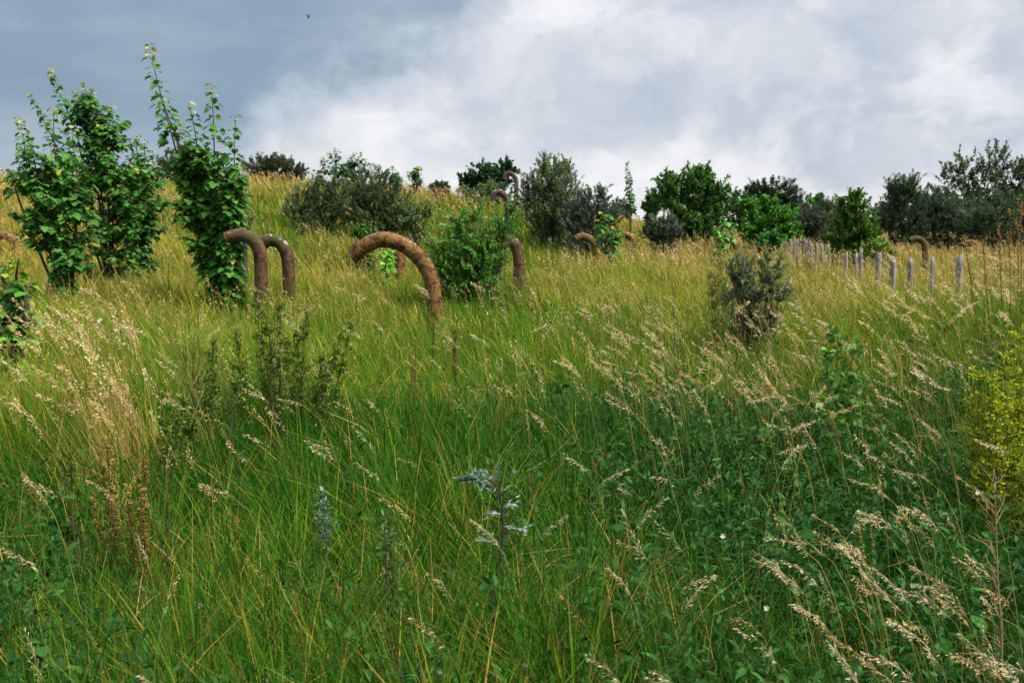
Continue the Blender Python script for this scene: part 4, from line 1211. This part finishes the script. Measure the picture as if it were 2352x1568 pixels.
def seed_grass():
    mb = MB()
    for (y0, y1, dens, K, sl, sw, hm, sr, br, per, S) in (
            (1.6, 3.6, 26, 34, .0105, .0023, .74, .0010, True, 3, 10), (3.6, 7, 30, 28, .0135, .0031, .78, .0012, True, 4, 9),
            (7, 13, 21, 18, .019, .0048, .74, .0020, False, 5, 8), (13, 22, 18, 12, .028, .0078, .76, .0032, False, 5, 7), (22, 36, 20, 9, .045, .014, .82, .005, False, 5, 6), (36, 62, 13, 8, .07, .022, .86, .008, False, 5, 6)):
        cx, cy = ring_points(y0, y1, dens / per)
        x = np.repeat(cx, per) + rng.normal(0, .10 + .01 * y0, len(cx) * per)
        y = np.repeat(cy, per) + rng.normal(0, .10 + .01 * y0, len(cx) * per)
        ca = np.repeat(rng.normal(PI, .6, len(cx)), per) + rng.normal(0, .4, len(x))
        cl = np.repeat(np.abs(rng.normal(.30, .16, len(cx))), per) + rng.normal(0, .06, len(x))
        z = terrain(x, y)
        px, py = pix(np.stack([x, y, z + hm * .9], 1))
        sd = fieldc(SEEDS, px, py)
        ok = (rng.random(len(x)) < sd / 1.4) & (y > 1.5)
        x, y, z, px, py, ca, cl = x[ok], y[ok], z[ok], px[ok], py[ok], ca[ok], cl[ok]
        g = np.clip(fieldc(GOLD, px, py), 0, 1)
        N = len(x)
        h = hm * rng.uniform(.72, 1.2, N)
        cs = np.where((rng.random(N) < .35 + .4 * g)[:, None], STRAW * .8, np.array((.12, .19, .04))) * (1 + rng.normal(0, .15, (N, 1)))
        nod = np.abs(rng.normal(.9, .5, N))
        hc = head_cols(N, g)
        stiff = rng.random(N) < .22            # another grass: upright brown spikes
        nod[stiff] *= .2
        cl[stiff] *= .5
        hc[stiff] = RUSTY * rng.uniform(.5, 1.1, (int(stiff.sum()), 1))
        if stiff.any():
            panicles(mb, mb, np.stack([x, y, z - .02], 1)[stiff], h[stiff] * .92, ca[stiff], np.abs(cl[stiff]), nod[stiff], K, sl * .75, sw, np.clip(cs, .02, .8)[stiff], hc[stiff], plen=.10, branch=False, S=S, sr=sr, spread=.22)
        q = ~stiff
        x, y, z, h, ca, cl, nod, cs, hc = x[q], y[q], z[q], h[q], ca[q], cl[q], nod[q], cs[q], hc[q]
        panicles(mb, mb, np.stack([x, y, z - .02], 1), h, ca, np.abs(cl), nod, K, sl, sw, np.clip(cs, .02, .8), hc, plen=(.13 if y0 < 7 else .17) + .04 * rng.random(), branch=br, S=S, sr=sr, spread=.5)
    # the big seed heads that stand out in front: (tip px, tip py, side, height)
    big = [(320, 1532, 1, .62), (1395, 1288, 1, .62), (1640, 1305, -1, .6), (1690, 1425, 1, .66), (1345, 1485, 1, .55), (1495, 1520, 1, .6), (1985, 1500, 1, .62), (2185, 1485, 1, .66), (1950, 1085, 1, .8), (1965, 1170, 1, .74),
           (1730, 1250, 1, .66), (1800, 1270, 1, .66), (2020, 1160, -1, .74), (2110, 950, 1, .86), (640, 905, 1, .85), (380, 905, 1, .85), (200, 1085, 1, .8), (0, 1240, 1, .75), (60, 1090, 1, .78), (460, 1100, 1, .75), (1090, 1185, 1, .65),
           (1650, 1080, -1, .72), (1530, 1130, -1, .70), (1440, 1065, -1, .72), (1300, 1170, -1, .66), (2090, 1280, 1, .72), (2150, 1350, 1, .7), (2080, 1410, 1, .68), (1820, 1370, 1, .62), (2250, 1000, 1, .85), (2200, 1080, 1, .8), (1880, 950, -1, .82), (1800, 920, -1, .85), (1760, 960, 1, .82),
           (1970, 920, -1, .84), (1850, 1010, -1, .8), (2210, 1440, 1, .68), (870, 1130, 1, .7), (700, 1000, 1, .8), (560, 860, 1, .9), (1480, 780, 1, .95), (1330, 700, 1, .95), (1380, 690, 1, .95), (1560, 860, 1, .9), (1700, 880, 1, .9), (1620, 790, 1, .95)]
    for (x0, x1, ya, yb, za, zb, n) in ((1250, 2150, 640, 900, .80, .95, 62), (1900, 2350, 1000, 1520, .60, .74, 16), (0, 450, 640, 820, .85, 1.0, 10), (2000, 2350, 580, 720, .9, 1.05, 44), (500, 1100, 640, 760, .85, .98, 10)):
        big += [(rng.uniform(x0, x1), rng.uniform(ya, yb), 1 if rng.random() < .88 else -1, rng.uniform(za, zb)) for _ in range(n)]
    for (px, py, sg, zt) in big:
        for k in range(rng.integers(1, 3)):
            d = at(px, py, 1.0) - np.array([0, 0, EYE])
            Y = min(13, max(1.7, (zt - EYE) / d[2]))
            ks = max(1.0, Y / 4.2)
            tipp = at(px + rng.normal(0, 14) * (k > 0), py + rng.normal(0, 12) * (k > 0), Y)
            zg = terrain(tipp[0], tipp[1])
            hgt = (tipp[2] - zg) * 1.25
            ln, nd = rng.uniform(.25, .5), rng.uniform(.9, 1.4)
            t = np.linspace(0, 1, 10)
            ph = ln * (.35 + .65 * t) + nd * np.clip((t - .6) / .4, 0, 1) ** 1.4
            off = (np.sin(ph)[:-1] * hgt / 9).sum()
            rise = (np.cos(ph)[:-1] * hgt / 9).sum()
            hgt *= (tipp[2] - zg) / rise
            off *= (tipp[2] - zg) / rise
            a = (PI if sg > 0 else 0) + rng.normal(0, .45)
            b = np.array([[tipp[0] - math.cos(a) * off, tipp[1] - math.sin(a) * off, zg - .02]])
            panicles(mb, mb, b, np.array([hgt]), np.array([a]), np.array([ln]), np.array([nd]), int(rng.uniform(38, 62)), .0108 * ks ** .8, .0024 * ks ** .8, np.array([(.30, .27, .08)]), np.array([CREAM * rng.uniform(.85, 1.1) if rng.random() < .7 else TAN]), plen=rng.uniform(.11, .155) * ks ** .4, S=10, sr=.0010, spread=rng.uniform(.4, .7))
    return kind(mb.build('seed_grass', M_SEED), 'stuff')


seed_grass()


def golden_tuft():
    Y = 5.3
    base = foot(330, 1010, Y)
    root = empty('grass_tuft', base, 'tall golden grass tuft leaning left in the left foreground', 'grass tuft')
    mbS, mbH = MB(), MB()
    n = 44
    b = base + np.stack([rng.normal(-.03, .14, n), rng.normal(0, .14, n), np.zeros(n)], 1)
    b[:, 2] = terrain(b[:, 0], b[:, 1]) - .02
    panicles(mbS, mbH, b, rng.uniform(.75, 1.38, n), PI + rng.normal(0, .35, n), np.abs(rng.normal(.36, .2, n)), np.abs(rng.normal(.75, .35, n)), 70, .0165, .0040,
             np.tile(np.array((.40, .27, .08)), (n, 1)) * rng.uniform(.7, 1.2, (n, 1)), np.minimum(head_cols(n, np.full(n, .15)) * 1.15, .9), plen=.24, S=10, sr=.0016, spread=.6)
    m = 240
    bb = base + np.stack([rng.normal(0, .12, m), rng.normal(0, .12, m), np.zeros(m)], 1)
    t = np.linspace(0, 1, 5)[None, :, None]
    a = PI + rng.normal(0, .9, m)
    dh = np.stack([np.cos(a), np.sin(a), np.zeros(m)], 1)[:, None]
    h = rng.uniform(.4, .85, m)[:, None, None]
    Pt = bb[:, None] + UP * h * (t - .1 * t * t) + dh * h * (.15 * t + .25 * t * t)
    W = np.array([.0026, .001, 0]) * np.array([.8, 1, .9, .6, .1])[None, :, None] * np.ones((m, 1, 1))
    ribbons(mbS, Pt, W, vary((.40, .25, .06), (.28, .26, .05), m)[:, None] * np.ones((1, 5, 1)))
    mbS.build('stems', M_SEED, root, base)
    mbH.build('seed_heads', M_SEED, root, base)


golden_tuft()


def ground_cover():
    mb = MB()
    for (y0, y1, dens, per, sc) in ((1.6, 3.6, 720, 15, 1.0), (3.6, 7.5, 400, 14, 1.1), (7.5, 14, 34, 12, 1.4)):
        cx, cy = ring_points(y0, y1, dens)
        cz = terrain(cx, cy)
        px, py = pix(np.stack([cx, cy, cz + .25], 1))
        b = fieldc(BROAD, px, py)
        ok = rng.random(len(cx)) < b
        cx, cy, cz, px = cx[ok], cy[ok], cz[ok], px[ok]
        n = len(cx)
        H = rng.uniform(.16, .58, n) * (.75 + .35 * lowfreq(cx, cy, 3.1, 1.0).clip(-1, 1))
        u = rng.random((n, per))
        a = rng.uniform(0, 2 * PI, (n, per))
        lean = rng.normal(0, .12, (n, 1, 2))
        pos = np.stack([cx[:, None] + lean[..., 0] * u, cy[:, None] + lean[..., 1] * u, cz[:, None] + H[:, None] * (.25 + .75 * u)], -1)
        out = np.stack([np.cos(a), np.sin(a), rng.uniform(-.1, 1.3, a.shape)], -1)
        pos = pos + out * .012
        N = n * per
        big = np.repeat(rng.random(n) < .02, per)
        ln = np.where(big, rng.uniform(.05, .075, N), rng.uniform(.026, .055, N)) * sc
        wd = ln * np.where(big, .75, rng.uniform(.18, .38, N))
        pl = np.repeat(rng.random((n, 1)), per, 0)
        col = (np.array((.009, .050, .011)) * (1 - pl) + np.array((.044, .140, .022)) * pl) * (1 + rng.normal(0, .2, (N, 1))).clip(.5, 1.5)
        leaves(mb, pos.reshape(-1, 3), out.reshape(-1, 3), UP + rng.normal(0, .6, (N, 3)), ln, wd, T_OVAL, col)
        st = np.stack([np.stack([cx, cy, cz], 1), np.stack([cx + lean[:, 0, 0], cy + lean[:, 0, 1], cz + H], 1)], 1)
        ribbons(mb, st, np.tile(np.array([.0013, 0, 0]), (n, 2, 1)), np.tile(np.array((.05, .09, .025)), (n, 2, 1)))
    return kind(mb.build('leafy_ground_cover', M_LEAF), 'stuff')


ground_cover()


def small_flowers():
    mb = MB()
    spots = [(95, 742, .55), (100, 750, .5), (88, 748, .5), (232, 733, .55), (228, 737, .5), (1010, 1540, .3), (1205, 1525, .3), (1760, 1395, .35), (1660, 1230, .4), (740, 1120, .4), (460, 1390, .25), (235, 1430, .2), (610, 1560, .3), (2245, 1130, .5)]
    for px, py, z in spots:
        d = at(px, py, 1.0) - np.array([0, 0, EYE])
        Y = min(12, (z - EYE) / d[2])
        c = at(px, py, Y)
        k = 5
        a = np.linspace(0, 2 * PI, k, endpoint=False) + rng.random()
        o = np.stack([np.cos(a), -.5 + 0 * a, np.sin(a)], 1)
        leaves(mb, np.tile(c, (k, 1)), o, np.tile(np.array([0, -1., .3]), (k, 1)), .007 + .0014 * Y, .006 + .0012 * Y, T_OVAL, vary((.75, .75, .75), (.8, .78, .8), k, .03))
        g = c.copy()
        g[2] = terrain(c[0], c[1])
        ribbons(mb, np.stack([g, c])[None], np.tile(np.array([.001, 0, 0]), (1, 2, 1)), np.tile(np.array((.08, .15, .04)), (1, 2, 1)))
    return kind(mb.build('small_white_flowers', M_LEAF), 'stuff')


small_flowers()
